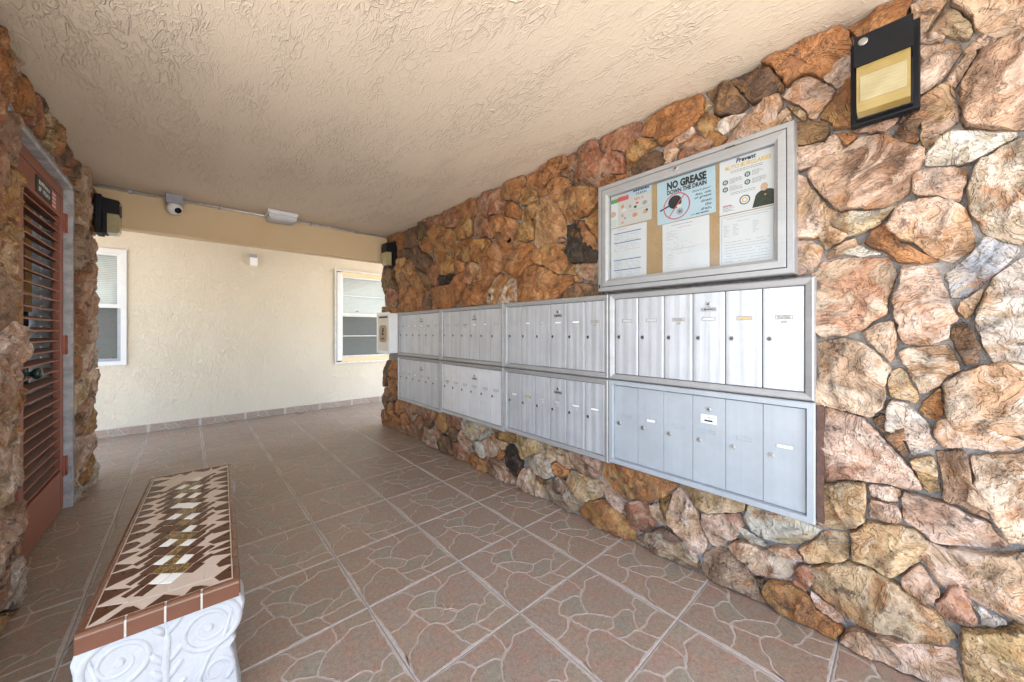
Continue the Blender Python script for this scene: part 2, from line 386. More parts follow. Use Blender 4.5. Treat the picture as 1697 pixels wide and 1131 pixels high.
def tile_mesh(name, v0=0.0, v1=1.0, sc=TILE, joint=0.0036, edge=0.0020):
    """one moulded tile lying in local xy, top at z=0; a strip v0..v1 of the moulding for the skirting"""
    m = MB(); hgt = (v1-v0)*sc; cols = []
    a, b_ = joint*0.5, 0.0025
    L = []
    for ins, z in ((a, -0.012), (a, -0.0024), (a+b_, -0.0010)):
        L.append([(ins, ins, z), (sc-ins, ins, z), (sc-ins, hgt-ins, z), (ins, hgt-ins, z)])
    m.loops(L, 0, False, True, True, True); nb = len(m.f)
    rects = []
    for k, P in enumerate(PATCHES):
        q = [(x*sc, (y-v0)*sc) for x, y in P]
        for nx, ny, d in ((-1, 0, -(a+edge)), (1, 0, sc-a-edge), (0, -1, -(a+edge)), (0, 1, hgt-a-edge)): q = clip(q, nx, ny, d)
        if len(q) < 3: continue
        # waver the outline as the moulded joints do
        w = []
        for i in range(len(q)):
            p, p1 = Vector(q[i]), Vector(q[(i+1) % len(q)]); L_ = (p1-p).length
            k_ = max(1, int(L_/0.012)); on_edge = min(abs(p.x-p1.x), abs(p.y-p1.y)) < 1e-5
            for s_ in range(k_):
                t_ = p+(p1-p)*(s_/k_)
                if not on_edge: t_ = t_+Vector((noise.noise(Vector((t_.x*70, t_.y*70, 3.1))), noise.noise(Vector((t_.x*70, t_.y*70, 8.7)))))*0.0042
                w.append(tuple(t_))
        o0 = inset(w, 0.0026); o1 = inset(w, 0.0042)
        n0 = len(m.f)
        m.loops([[(x, y, -0.0012) for x, y in o0], [(x, y, 0.0009) for x, y in o1]], 1, False, True, False, True)
        cols += [(n0+i, GLAZE[k]) for i in range(len(m.f)-n0)]
    me = m.mesh(name, [M['tile_vein'], M['tile_glaze']])
    at = me.attributes.new('glaze', 'FLOAT_COLOR', 'FACE'); dd = dict(cols)
    for i in range(len(me.polygons)):
        c = dd.get(i, (0.3, 0.25, 0.2)); at.data[i].color = (c[0], c[1], c[2], 1)
    return me
TM = tile_mesh('tile')
rt = random.Random(4)
for i in range(-4, 6):
    for j in range(-4, 10):
        x0, y0 = GX+i*TILE, GY+j*TILE
        if y0 > Y_BACK-0.01: continue
        if x0 > X_MORT+0.05 and y0+TILE < 4.0: continue          # beneath the stone wall and beyond it
        if x0+TILE < -0.70 and y0+TILE < 4.0: continue
        t = put('tile', TM, floor, (x0, y0, rt.uniform(-0.0004, 0.0004)))
        t.rotation_euler = (rt.uniform(-0.0009, 0.0009), rt.uniform(-0.0009, 0.0009), 0)

m = MB(); m.box((-2.0, Y_OPEN, H_CEIL), (3.4, Y_BEAM2+0.05, H_CEIL+0.28))
m.box((-2.0, Y_BEAM2+0.05, H_CEIL+0.03), (3.4, Y_BACK+0.3, H_CEIL+0.28))
tag(m.build('ceiling', M['ceiling_stucco']), kind='structure')

# ---------------------------------------------------------------- stone building
PAL = {  # base, tint, vein
 'o': ((0.34,0.140,0.044),(0.40,0.205,0.080),(0.21,0.090,0.036)),
 'r': ((0.27,0.105,0.055),(0.34,0.165,0.090),(0.38,0.25,0.17)),
 'b': ((0.29,0.180,0.115),(0.38,0.250,0.165),(0.20,0.115,0.07)),
 'd': ((0.14,0.080,0.045),(0.23,0.125,0.055),(0.09,0.060,0.040)),
 'k': ((0.020,0.014,0.010),(0.036,0.024,0.016),(0.07,0.045,0.028)),
 't': ((0.50,0.36,0.25),(0.42,0.255,0.145),(0.60,0.49,0.385)),
 'p': ((0.49,0.34,0.255),(0.42,0.255,0.155),(0.59,0.465,0.38)),
 'm': ((0.42,0.27,0.18),(0.24,0.145,0.095),(0.52,0.385,0.30)),
 'w': ((0.61,0.55,0.475),(0.50,0.41,0.32),(0.67,0.635,0.59)),
 'W': ((0.51,0.425,0.355),(0.38,0.285,0.22),(0.61,0.57,0.52)),
 'g': ((0.41,0.37,0.295),(0.45,0.34,0.22),(0.50,0.46,0.41)),
 'h': ((0.35,0.24,0.145),(0.16,0.105,0.07),(0.45,0.37,0.27)),
 'y': ((0.45,0.305,0.165),(0.37,0.225,0.105),(0.52,0.40,0.275)),
 's': ((0.36,0.37,0.405),(0.43,0.39,0.365),(0.50,0.40,0.30)),
 'q': ((0.36,0.175,0.065),(0.50,0.44,0.38),(0.22,0.10,0.04)),
 'T': ((0.42,0.240,0.115),(0.34,0.165,0.065),(0.48,0.34,0.22)),
 'Y': ((0.37,0.200,0.068),(0.28,0.140,0.045),(0.43,0.28,0.13)),
 'R': ((0.42,0.275,0.185),(0.32,0.175,0.095),(0.48,0.375,0.29)),
}
# far-end stones get darker base colours: partly their own, partly painted-in dimmer light
def smooth_poly(P, it=1):
    for _ in range(it):
        Q = []
        for i in range(len(P)):
            a, b_ = P[i], P[(i+1) % len(P)]
            Q.append((a[0]*.94+b_[0]*.06, a[1]*.94+b_[1]*.06)); Q.append((a[0]*.06+b_[0]*.94, a[1]*.06+b_[1]*.94))
        P = Q
    return P
def resample(P, n):
    seg = []; tot = 0
    for i in range(len(P)):
        a, b_ = Vector(P[i]), Vector(P[(i+1) % len(P)]); l = (b_-a).length; seg.append((a, b_, l)); tot += l
    out = []; k = 0; acc = 0
    for i in range(n):
        t = tot*i/n
        while k < len(seg)-1 and acc+seg[k][2] < t: acc += seg[k][2]; k += 1
        a, b_, l = seg[k]; out.append(a+(b_-a)*min(1, (t-acc)/max(l, 1e-9)))
    return out, tot
def stone(poly, depth, seed, place, parent, code, rng):
    """poly in wall coordinates (along, up); place(a, up, out) gives a world point"""
    P, per = resample(smooth_poly(poly, 1), 8)
    n = int(max(24, min(104, per/0.0145)))
    P, per = resample(smooth_poly(poly, 1), n)
    c = sum(P, Vector((0, 0)))/n
    size = math.sqrt(max(1e-6, abs(sum(P[i].x*P[(i+1) % n].y-P[(i+1) % n].x*P[i].y for i in range(n)))/2))
    D = depth*min(1.25, 0.55+size*2.2)
    sv = Vector((seed*3.71, seed*1.93, seed*0.77))
    ang = rng.uniform(0, math.pi); gx, gy = math.cos(ang), math.sin(ang)
    tx, ty = rng.uniform(-.13, .13), rng.uniform(-.10, .16)
    cuts = []
    for _ in range(rng.choice((2, 3, 3, 4))):
        a = rng.uniform(0, 2*math.pi); cuts.append((math.cos(a), math.sin(a), rng.uniform(0.10, 0.36)*size, rng.uniform(0.12, 0.5)))
    def hgt(x, y, r):
        q = Vector((x, y, 0)); l = Vector((x-c.x, y-c.y))
        h = D*0.86 + tx*l.x + ty*l.y
        for ax, ay, off_, sl_ in cuts:
            e = ax*l.x+ay*l.y-off_
            if e > 0: h -= e*sl_
        gu, gv = gx*x+gy*y, -gy*x+gx*y
        h += 0.007*noise.noise(Vector((gu*6, gv*14, 0))+sv) - 0.012*abs(noise.noise(Vector((gu*9, gv*20, 2))+sv*1.3)) + 0.007*abs(noise.noise(Vector((gu*26, gv*48, 0))+sv*1.7)) + 0.0035*noise.noise(Vector((x*90, y*90, 0))+sv)
        st = noise.noise(Vector((gu*7, gv*20, 4))+sv*0.6)
        h += 0.012*(1 if st > 0.08 else (0 if st < 0.02 else (st-0.02)/0.06))
        return h
    side = [(1.010, -1), (1.006, 0.12), (0.996, 0.72), (0.984, 0.93)]
    top = [(0.984, 0.93), (0.955, 0.985), (0.90, 1), (0.82, 1), (0.73, 1), (0.64, 1), (0.55, 1), (0.46, 1), (0.37, 1), (0.28, 1), (0.19, 1), (0.10, 1)]
    if size < 0.12: top = [top[i] for i in (0, 1, 2, 4, 6, 8, 10)]
    prof = side+top
    L = []
    for s_, k in prof:
        ring = []
        for i, p in enumerate(P):
            jit = 0.0075*noise.noise(Vector((p.x*45, p.y*45, 9))+sv) + 0.004*noise.noise(Vector((p.x*120, p.y*120, 5))+sv)
            d = (p-c); dl = max(d.length, 1e-6); q = c + d*(s_ + jit/dl*(1 if s_ > .8 else 0))
            h = -0.02 if k < 0 else max(hgt(q.x, q.y, s_), 0.007)*k
            ring.append(place(q.x, q.y, h))
        L.append(ring)
    m = MB(); m.loops(L[:len(side)], 0, True, True); m.loops(L[len(side):], 0, True, True)
    b0 = len(m.v); m.v.append(tuple(place(c.x, c.y, max(hgt(c.x, c.y, 0), 0.008))))
    k0 = (len(prof)-1)*n
    for i in range(n): m.f.append([k0+i, k0+(i+1) % n, b0]); m.m.append(0); m.sm.append(True)
    org = place(c.x, c.y, 0)
    me = m.mesh('stone', M['stone'], org)
    o = put('stone', me, parent, org)
    base, tint, vein = PAL[code]; k = rng.uniform(0.9, 1.12)
    hs = rng.uniform(-0.03, 0.03)
    o.color = (base[0]*k*(1+hs), base[1]*k, base[2]*k*(1-hs), 1)
    o['tint'] = tuple(x*rng.uniform(0.92, 1.1) for x in tint); o['vein'] = tuple(vein)
    return o
def voronoi(x0, x1, y0, y1, nx, ny, rng, gap):
    pts = []
    for i in range(-1, nx+1):
        for j in range(-1, ny+1):
            pts.append((x0+(i+0.5+rng.uniform(-.42, .42)+(0.5 if j % 2 else 0)*.5)*(x1-x0)/nx, y0+(j+0.5+rng.uniform(-.40, .40))*(y1-y0)/ny))
    cells = []
    for a in pts:
        P = [(x0, y0), (x1, y0), (x1, y1), (x0, y1)]
        for b_ in pts:
            if a is b_: continue
            nx_, ny_ = b_[0]-a[0], b_[1]-a[1]; l = math.hypot(nx_, ny_)
            if l > 3*max((x1-x0)/nx, (y1-y0)/ny): continue
            P = clip(P, nx_/l, ny_/l, (nx_*(a[0]+b_[0])/2+ny_*(a[1]+b_[1])/2)/l - gap)
            if len(P) < 3: break
        if len(P) < 3: continue
        ar = abs(sum(P[i][0]*P[(i+1) % len(P)][1]-P[(i+1) % len(P)][0]*P[i][1] for i in range(len(P))))/2
        xs = [p[0] for p in P]; ys = [p[1] for p in P]
        if ar < 0.0012 or min(max(xs)-min(xs), max(ys)-min(ys)) < 0.02: continue
        cells.append(P)
    return cells

# right-hand wall: every stone where it sits on the wall, in millimetres (along the wall, up)
STONES = """o 161,2343 -16,2343 -2,2282 13,2234 64,2194 115,2228 132,2270 141,2301
t -6,2313 -49,2328 -102,2296 -77,2247 -43,2196 -32,2194 6,2229 -8,2277
b -48,2193 -82,2243 -105,2215 -130,2170 -142,2127 -131,2113 -98,2141
t -89,2261 -157,2280 -231,2230 -273,2196 -277,2135 -259,2078 -206,2078 -165,2110 -145,2136 -138,2166
p -5,2216 -64,2169 -86,2144 -21,2166
p 11,2185 -31,2155 -69,2145 -105,2130 -117,2119 -116,2090 -99,2049 -82,2018 -30,1978 21,1971 29,2033 29,2120
p -122,2093 -147,2118 -180,2091 -182,2070 -162,2067 -119,2069
p -84,2010 -95,2034 -121,2062 -146,2065 -142,2046 -108,1980 -103,1975 -79,1994
m -109,1972 -153,2059 -243,2079 -273,2032 -273,1835 -248,1778 -136,1833 -112,1850 -118,1889
d 33,1873 14,1929 5,1968 -25,1949 -44,1968 -47,1919 -21,1872 -28,1823 18,1855
p -31,1971 -49,1986 -94,1999 -106,1953 -111,1899 -111,1859 -86,1842 -52,1810 -37,1804 -26,1845 -33,1896 -5,1933
w -38,1773 -64,1815 -94,1841 -147,1821 -226,1782 -215,1760 -179,1743 -146,1723 -119,1713 -45,1740
p -12,1709 -23,1736 -65,1727 -133,1707 -115,1593 -63,1634 -35,1632 -9,1656
m 272,1814 231,1861 169,1874 112,1907 63,1892 12,1843 -41,1799 -31,1744 -8,1720 -5,1665 19,1640 75,1625 183,1646 235,1727 263,1785
p 148,1939 107,1965 57,1981 13,1943 30,1911 59,1897 96,1908 130,1921
W -133,1679 -148,1717 -185,1740 -217,1754 -260,1781 -282,1723 -284,1463 -252,1426 -170,1478 -152,1510 -131,1570 -127,1629
g 225,1613 160,1635 75,1619 20,1634 61,1577 93,1551 137,1538 180,1529 179,1575
p 37,1599 19,1625 -31,1626 -57,1629 -90,1608 -123,1575 -145,1511 -141,1447 -107,1405 -54,1431 -16,1476 35,1517 58,1555
p 357,1889 312,1833 277,1810 262,1769 243,1729 214,1681 177,1635 180,1592 191,1538 298,1561 366,1541 377,1606 377,1818
d 664,2343 574,2343 546,2324 527,2293 472,2185 517,2169 571,2180 601,2194 624,2226 620,2263
w 583,2177 542,2167 483,2165 516,2126 569,2083 611,2136
w 56,883 45,941 0,931 -44,883 -54,828 -70,801 -39,766 -10,746 4,801 56,825
t -78,1007 -103,1040 -152,1074 -191,1089 -247,1077 -282,1041 -282,902 -261,843 -233,866 -170,863 -100,857 -83,914
o 1246,319 1239,358 1240,398 1204,434 1114,449 1062,446 917,453 825,433 786,396 815,363 839,331 940,257 986,260 1024,248 1060,226 1097,213 1172,252 1220,270
r 1082,162 1070,214 1024,241 966,257 936,232 900,171 912,129 981,69 1031,74 1066,115
y 301,293 258,343 219,400 155,413 149,392 146,332 185,299 224,271 276,252
o 111,1506 86,1550 41,1580 7,1579 41,1512 -8,1476 -30,1449 -82,1412 -34,1413 23,1424 43,1455 85,1484
t 225,1459 155,1465 117,1455 79,1453 42,1447 25,1402 26,1355 38,1323 45,1290 46,1246 121,1178 154,1167 222,1153 256,1187 269,1269 272,1362 268,1399
p 19,1414 -57,1406 -74,1371 -93,1282 -115,1218 -94,1200 -89,1158 -51,1135 7,1130 23,1182 23,1203 39,1250 38,1296 30,1327 22,1338
s -80,1363 -106,1397 -136,1430 -161,1481 -235,1428 -141,1305 -114,1287 -98,1286 -90,1331
t -107,1256 -114,1280 -164,1320 -147,1260 -126,1219 -114,1233
W -169,1331 -204,1379 -250,1420 -283,1382 -282,1115 -247,1081 -196,1048 -165,1113 -156,1152 -138,1206
d -95,1157 -101,1199 -123,1214 -142,1178 -158,1128 -147,1078 -123,1067
t 116,1175 88,1204 34,1224 27,1175 28,1115 38,1066 99,1144
t 269,1127 216,1148 155,1161 104,1140 38,1056 52,1006 52,958 58,909 93,866 156,882 192,888 236,887 270,922 272,1069
t 24,1109 -12,1127 -48,1129 -88,1141 -111,1090 -115,1060 -80,1020 -52,977 -30,962 -18,1000 7,1057
y 48,979 40,1039 15,1061 -29,962 -25,932 46,948
o -25,910 -34,944 -74,998 -79,904 -59,886 -37,896
t 236,1548 220,1595 184,1572 147,1543 179,1514 216,1501
b 223,1479 192,1503 131,1533 121,1499 151,1478 210,1464
p 303,1555 266,1550 221,1509 235,1455 261,1414 326,1408 335,1471 335,1517
w 181,1481 114,1500 54,1456 129,1463
p 269,649 264,823 217,885 140,873 106,860 82,832 29,754 -2,718 -24,676 -32,640 18,634 54,641 88,633 125,629 160,619 230,583
d 87,863 65,888 9,853 10,799 -5,756 7,735 72,827
y -1,734 -54,769 -63,744 -71,653 -46,630 -19,699
p -59,831 -62,881 -89,897 -155,919 -187,870 -230,860 -230,825 -174,806 -123,806 -77,801
b -59,782 -124,800 -133,741 -134,703 -165,656 -169,594 -117,616 -79,622 -74,708 -69,746
t -133,785 -210,811 -260,836 -282,779 -282,607 -267,551 -201,551 -183,577 -169,617 -117,644 -141,720
y 243,413 271,458 267,561 206,592 155,614 102,629 100,560 104,494 135,440 167,416 206,408
p 96,622 42,636 16,623 27,580 94,578
p 93,571 38,577 19,562 16,517 60,497 98,497
p 19,595 9,624 -48,624 -109,612 -171,586 -213,517 -173,499 -118,482 -55,478 11,523 13,560
y 144,423 102,481 36,501 -11,502 -52,467 -30,397 9,343 41,307 91,323 140,324
p 3,441 -23,479 -71,472 -107,474 -173,492 -211,509 -261,543 -282,482 -282,346 -258,293 -191,303 -128,323 -77,328 -53,364 -37,405
p 20,320 -5,354 -26,388 -47,361 -73,320 -57,279 -37,261 14,289
b -59,272 -80,320 -111,370 -140,303 -151,259 -144,244 -88,226 -70,237
w -108,334 -174,300 -205,296 -189,274 -156,248 -153,294
y -121,232 -156,242 -188,265 -216,294 -253,317 -283,275 -284,188 -281,132 -174,51 -121,43 -121,98 -114,139
p 178,4 151,59 109,82 64,94 -4,100 -108,143 -116,88 -122,7
y 292,208 239,257 199,281 162,310 108,319 40,301 -16,265 -53,251 -81,223 -111,183 -78,139 -4,107 77,98 118,86 159,95 267,154
o 424,2343 170,2343 149,2305 138,2267 153,2228 171,2224 200,2203 228,2177 262,2213 288,2220 342,2199 349,2233 395,2312
p 343,2185 315,2205 279,2213 256,2201 230,2165 185,2116 194,2090 248,2025 267,2035 272,2065 299,2100 349,2155
y 345,2139 292,2082 274,2053 273,2036 288,2036 309,2063
p 226,2169 179,2213 160,2221 113,2215 116,2161 179,2119
o 235,2020 213,2056 188,2088 163,2127 150,2184 95,2133 94,1989 128,1952 147,1946 192,1962 201,1990 221,2011
d 318,2040 268,2027 231,2011 210,1993 202,1950 214,1933 253,1929 318,1942 347,1989
p 317,1935 253,1923 211,1927 190,1956 167,1888 181,1829 253,1837 312,1840 340,1884
o 187,1944 154,1936 124,1906 150,1889 161,1889 173,1919
d 562,2343 435,2343 400,2309 365,2250 346,2207 348,2189 430,2184 465,2184 520,2293
p 581,2049 542,2097 517,2117 493,2148 463,2176 410,2179 362,2179 351,2140 368,2098 352,2034 413,2017 458,2011 509,2009 578,2012
t 386,2060 357,2111 340,2116 317,2069 322,2045
r 1264,2334 1229,2343 988,2343 979,2317 1014,2256 1070,2185 1105,2215 1171,2257 1213,2251 1244,2279
o 993,2277 972,2322 924,2343 671,2343 653,2287 664,2237 692,2211 725,2196 776,2184 878,2153 890,2196 911,2222 984,2253
t 673,2327 636,2284 626,2261 655,2239 682,2263
Y 696,2176 677,2220 645,2236 602,2187 551,2148 566,2072 627,2023 637,2095 667,2132
p 874,2144 801,2170 713,2193 694,2162 731,2139 771,2128 860,2115
r 787,2097 772,2121 731,2133 690,2154 660,2113 616,2084 616,2052 660,2023 748,2023 784,2055
Y 1055,2198 1006,2256 951,2233 905,2209 889,2177 943,2165 1009,2130 1042,2110 1083,2093 1079,2135
d 1055,2095 954,2153 915,2166 879,2139 859,2103 828,2066 877,2016 982,2015 1048,2024
r 1226,2235 1171,2250 1081,2190 1088,2082 1130,2092 1228,2130
o 1255,2094 1180,2103 1142,2089 1104,2079 1062,2079 1015,2053 1064,2007 1169,2003 1233,2016
t 844,2128 782,2113 790,2056 855,2028 851,2087
o 2193,2299 2187,2343 1914,2343 1900,2315 1905,2276 1926,2236 1928,2195 1934,2156 1982,2151 2024,2178 2111,2211 2160,2224 2181,2261
o 1899,2279 1885,2343 1538,2343 1487,2322 1491,2269 1570,2260 1614,2227 1667,2203 1708,2196 1749,2185 1790,2201 1868,2248
Y 1939,2293 1880,2249 1799,2200 1772,2167 1771,2118 1884,2104 1951,2128 1923,2183 1919,2225
d 1567,2255 1521,2260 1475,2251 1454,2207 1463,2164 1507,2198 1571,2228
o 1679,2127 1660,2201 1616,2220 1571,2222 1524,2200 1479,2173 1478,2138 1505,2099 1542,2072 1585,2050 1638,2088
o 1773,2153 1730,2185 1677,2194 1679,2141 1728,2126
r 1518,2343 1265,2343 1259,2297 1235,2261 1227,2217 1179,2196 1157,2151 1173,2104 1216,2051 1278,2058 1318,2081 1349,2112 1384,2138 1412,2155 1454,2162 1451,2222 1471,2255 1486,2291
d 1473,2141 1429,2155 1395,2137 1326,2086 1432,2109
o 1572,2035 1485,2111 1430,2103 1344,2082 1308,2068 1271,2049 1242,2021 1218,1970 1280,1933 1330,1909 1380,1901 1429,1903 1494,1891 1518,1925 1549,1998
T 1842,2037 1823,2081 1786,2101 1737,2122 1682,2122 1643,2084 1599,2054 1558,2002 1524,1924 1519,1877 1522,1819 1588,1809 1638,1783 1744,1769 1793,1780 1821,1824 1811,1869 1816,1945 1814,1989
Y 1940,2094 1834,2104 1791,2101 1764,2059 1785,2000 1849,1997 1907,1989 1941,2034
o 2163,2168 2127,2210 2037,2178 1989,2148 1945,2099 1956,2022 2014,2047 2051,2058 2149,2110
o 2319,2130 2186,2113 2143,2100 2060,2055 2013,2040 1957,1982 2003,1931 2026,1872 2103,1856 2144,1917 2151,1968 2182,1970 2271,1933 2299,1983 2295,2026 2318,2056 2330,2093
Y 1992,1937 1956,1972 1866,1990 1820,1989 1822,1942 1817,1843 1863,1839 1948,1859 1979,1875 2008,1901
k 1512,1885 1465,1889 1429,1897 1383,1895 1339,1813 1294,1741 1294,1695 1261,1660 1287,1601 1335,1611 1384,1612 1481,1627 1481,1672 1524,1708 1498,1753 1515,1833
o 1423,1863 1359,1869 1340,1834 1290,1764 1262,1731 1228,1647 1282,1686 1331,1686 1400,1801
Y 1369,1888 1315,1910 1254,1938 1228,1877 1217,1783 1231,1705 1279,1760
o 1804,1709 1783,1760 1633,1778 1585,1775 1544,1764 1504,1747 1446,1715 1488,1671 1488,1629 1521,1591 1558,1560 1600,1576 1639,1601 1681,1632 1778,1665
o 2150,1712 2110,1781 2045,1850 2002,1882 1961,1858 1924,1846 1839,1830 1810,1793 1796,1753 1810,1710 1832,1654 1874,1634 1914,1602 1964,1588 2018,1592 2062,1625 2112,1641 2152,1664
r 1609,1795 1579,1805 1545,1814 1505,1775 1558,1771
o 2017,1612 1998,1654 1956,1681 1898,1678 1860,1642 1816,1656 1770,1657 1685,1627 1617,1579 1582,1559 1541,1558 1498,1547 1457,1544 1449,1496 1497,1467 1537,1440 1578,1402 1633,1378 1941,1377 1995,1395
Y 1537,1564 1509,1596 1480,1621 1427,1613 1432,1550 1505,1554
b 1423,1601 1378,1606 1333,1605 1290,1595 1225,1598 1217,1525 1241,1465 1333,1489 1374,1516 1415,1547
d 1532,1436 1481,1471 1430,1488 1381,1488 1333,1483 1289,1470 1232,1460 1226,1369 1292,1360 1464,1366 1525,1374
T 1451,1544 1416,1541 1386,1523 1377,1495 1432,1494
r 2507,2203 2505,2245 2508,2284 2517,2343 2198,2343 2200,2307 2188,2266 2193,2249 2178,2240 2152,2199 2169,2160 2176,2118 2304,2137 2349,2125 2387,2153 2424,2175 2475,2160
q 2371,1460 2359,1510 2261,1607 2176,1653 2124,1640 2079,1623 2025,1617 2003,1392 2062,1373 2298,1370 2365,1377
o 2410,1728 2359,1790 2304,1869 2280,1918 2226,1944 2174,1965 2141,1958 2091,1968 2057,1916 2047,1858 2102,1801 2131,1758 2157,1712 2178,1660 2267,1610 2356,1521 2400,1515 2419,1558 2433,1601 2443,1646
o 2823,2332 2785,2343 2535,2343 2516,2304 2511,2254 2518,2214 2551,2192 2601,2184 2648,2197 2696,2201 2773,2219 2799,2250 2815,2291
Y 2863,2134 2820,2171 2788,2215 2695,2195 2652,2191 2614,2181 2573,2174 2553,2136 2547,2063 2578,2019 2631,2015 2682,2018 2783,2018 2846,2035
r 2555,2184 2467,2235 2434,2188 2410,2158 2375,2137 2338,2100 2321,2050 2278,2021 2243,1967 2300,1941 2345,1967 2474,1976 2527,1984 2545,2045 2544,2099 2548,2140
r 3067,2334 3019,2343 2817,2343 2825,2306 2814,2268 2790,2228 2814,2189 2843,2154 2895,2157 2941,2170 3028,2214 3072,2245
r 3391,2343 3063,2343 3076,2305 3077,2268 3083,2227 3216,2228 3267,2218 3297,2261
Y 3265,2131 3258,2182 3217,2222 3085,2221 3042,2216 2968,2176 2930,2160 2882,2148 2863,2090 2854,2027 2893,1988 2930,1962 2955,1925 2996,1903 3109,1820 3156,1836 3190,1863 3208,1904 3245,1938 3259,1983 3267,2028
d 3623,2343 3397,2343 3293,2250 3280,2207 3311,2167 3365,2164 3404,2170 3444,2164 3532,2137 3570,2174 3608,2255 3619,2300
o 3528,2129 3424,2164 3377,2216 3342,2166 3296,2161 3269,2115 3276,1992 3345,1991 3436,2028 3497,2083
d 3934,2343 3647,2343 3627,2315 3620,2273 3606,2235 3568,2156 3573,2098 3684,2102 3877,2129 3908,2166
o 4451,2343 3941,2343 3914,2180 3925,2135 4129,2135 4174,2179 4187,2220 4218,2229 4390,2295
d 3723,2098 3580,2090 3534,2100 3492,2072 3460,2041 3426,2015 3345,1982 3309,1958 3265,1913 3305,1859 3330,1819 3351,1777 3518,1841 3604,1867 3642,1893 3684,1915 3710,1955 3711,2000
o 2825,1980 2781,2009 2596,2011 2532,1980 2565,1937 2575,1904 2580,1854 2604,1793 2667,1807 2721,1823 2768,1854 2801,1898 2813,1934
o 2552,1949 2513,1974 2345,1961 2288,1905 2349,1815 2378,1776 2415,1732 2463,1767 2571,1797 2574,1856 2569,1903
o 2940,1944 2900,1976 2835,2007 2820,1936 2803,1889 2765,1836 2827,1836 2911,1899
Y 3127,1787 3085,1831 2964,1916 2921,1901 2853,1846 2849,1793 2847,1733 2989,1717 3037,1727 3085,1740
o 2844,1835 2795,1828 2751,1832 2712,1813 2662,1799 2692,1730 2783,1716 2835,1729 2843,1782
T 2690,1723 2663,1766 2617,1788 2558,1787 2457,1758 2427,1701 2465,1615 2592,1597 2629,1603 2660,1628 2679,1674
k 3135,1706 3080,1729 2986,1711 2895,1722 2836,1722 2890,1664 2934,1646 3114,1626 3145,1657
r 3321,1827 3266,1898 3213,1900 3195,1860 3162,1832 3132,1801 3109,1751 3144,1701 3155,1653 3198,1604 3268,1672 3301,1698 3316,1741 3334,1782
Y 4180,1859 4130,1974 4097,2004 4053,2018 3810,2039 3744,1963 3698,1927 3710,1874 3726,1828 3704,1776 3732,1719 4061,1707 4097,1748
o 3776,1779 3720,1819 3707,1865 3680,1907 3634,1882 3598,1849 3564,1813 3500,1801 3498,1748 3492,1710 3450,1638 3435,1591 3451,1528 3519,1532 3612,1561 3670,1583 3678,1646 3707,1685 3728,1731
o 3219,1575 3174,1619 3113,1620 2984,1636 2933,1633 2932,1464 2933,1417 2982,1389 3170,1380 3225,1400
o 2927,1643 2881,1662 2847,1691 2806,1709 2713,1721 2685,1673 2665,1623 2690,1567 2762,1493 2791,1458 2864,1407 2933,1381 2926,1454
o 2748,1502 2687,1561 2660,1595 2568,1594 2480,1608 2438,1597 2412,1522 2377,1496 2375,1446 2421,1414 2692,1395 2760,1401 2770,1461
o 4069,1700 3773,1710 3722,1693 3687,1656 3634,1667 3495,1609 3463,1566 3427,1535 3411,1448 3381,1388 3450,1373 3975,1369 4029,1387 4053,1444 4061,1492 4063,1541 4058,1589 4060,1637
r 4460,1668 4419,1679 4246,1710 4195,1746 4168,1694 4088,1669 4063,1626 4065,1579 4072,1537 4084,1494 4126,1468 4402,1500 4464,1513 4480,1575 4487,1624
Y 4488,1486 4414,1494 4126,1462 4069,1452 4036,1387 4095,1364 4400,1375 4461,1384
d 4440,2012 4378,2019 4206,2018 4140,2006 4150,1940 4186,1859 4098,1740 4074,1677 4141,1691 4194,1695 4241,1718 4434,1682 4504,1649 4506,1723 4460,1949
d 3398,1659 3348,1681 3296,1689 3219,1616 3226,1562 3232,1401 3292,1381 3347,1384 3395,1417 3408,1465 3426,1561 3426,1611
d 3592,1852 3544,1844 3351,1771 3310,1717 3348,1687 3392,1669 3441,1636 3473,1688 3496,1732 3552,1751 3552,1812
d 4129,2129 3960,2128 3918,2130 3739,2104 3724,2053 3718,2005 3723,1949 3808,2045 4053,2025 4104,2010 4172,2030 4166,2095
o 4422,275 4361,271 4329,302 4249,322 4212,330 4178,286 4187,227 4199,186 4232,147 4294,146 4342,158 4421,217
d 4478,411 4434,445 4395,461 4350,470 4201,437 4157,413 4090,410 4139,371 4162,316 4224,335 4431,280 4468,342
o 4181,235 4159,297 4130,335 4086,367 4038,387 3905,398 3852,384 3839,342 3832,308 3860,261 3911,254 3997,213 4044,180 4131,204
o 4288,98 4201,167 4149,202 4050,175 4003,147 4008,83 4024,15 4082,4 4302,4 4301,50
o 3993,209 3942,234 3890,255 3835,240 3792,213 3743,163 3774,111 3799,74 3891,57 4004,27
r 3838,251 3827,322 3844,385 3788,408 3556,415 3494,398 3501,342 3511,292 3567,293 3744,247 3784,240
R 3780,233 3546,292 3571,252 3631,197 3671,177 3724,156
r 3788,50 3776,96 3746,128 3711,152 3634,188 3522,285 3474,246 3447,193 3464,143 3485,105 3498,65 3503,5 3768,4
r 3503,292 3486,393 3424,410 3275,411 3202,401 3207,334 3221,277 3283,283 3421,260 3462,263
R 3492,74 3446,164 3398,184 3269,190 3244,156 3174,113 3157,59 3144,4 3404,4 3455,24
d 3464,254 3398,257 3300,275 3251,279 3234,236 3267,197 3371,194 3433,179
Y 3222,265 3203,323 3188,390 3129,399 3086,401 3031,392 3008,327 2971,269 3010,195 3076,216 3128,218 3179,225
r 3025,374 2974,405 2750,420 2680,412 2702,354 2694,309 2749,283 2801,283 2850,299 2899,288 2974,286 3002,329
R 3257,172 3247,209 3209,240 3150,214 3098,211 3043,205 3076,159 3113,122 3157,106 3192,132
d 3157,85 3113,115 3087,143 3041,181 2977,171 2946,133 2922,97 2882,4 3129,4 3146,35
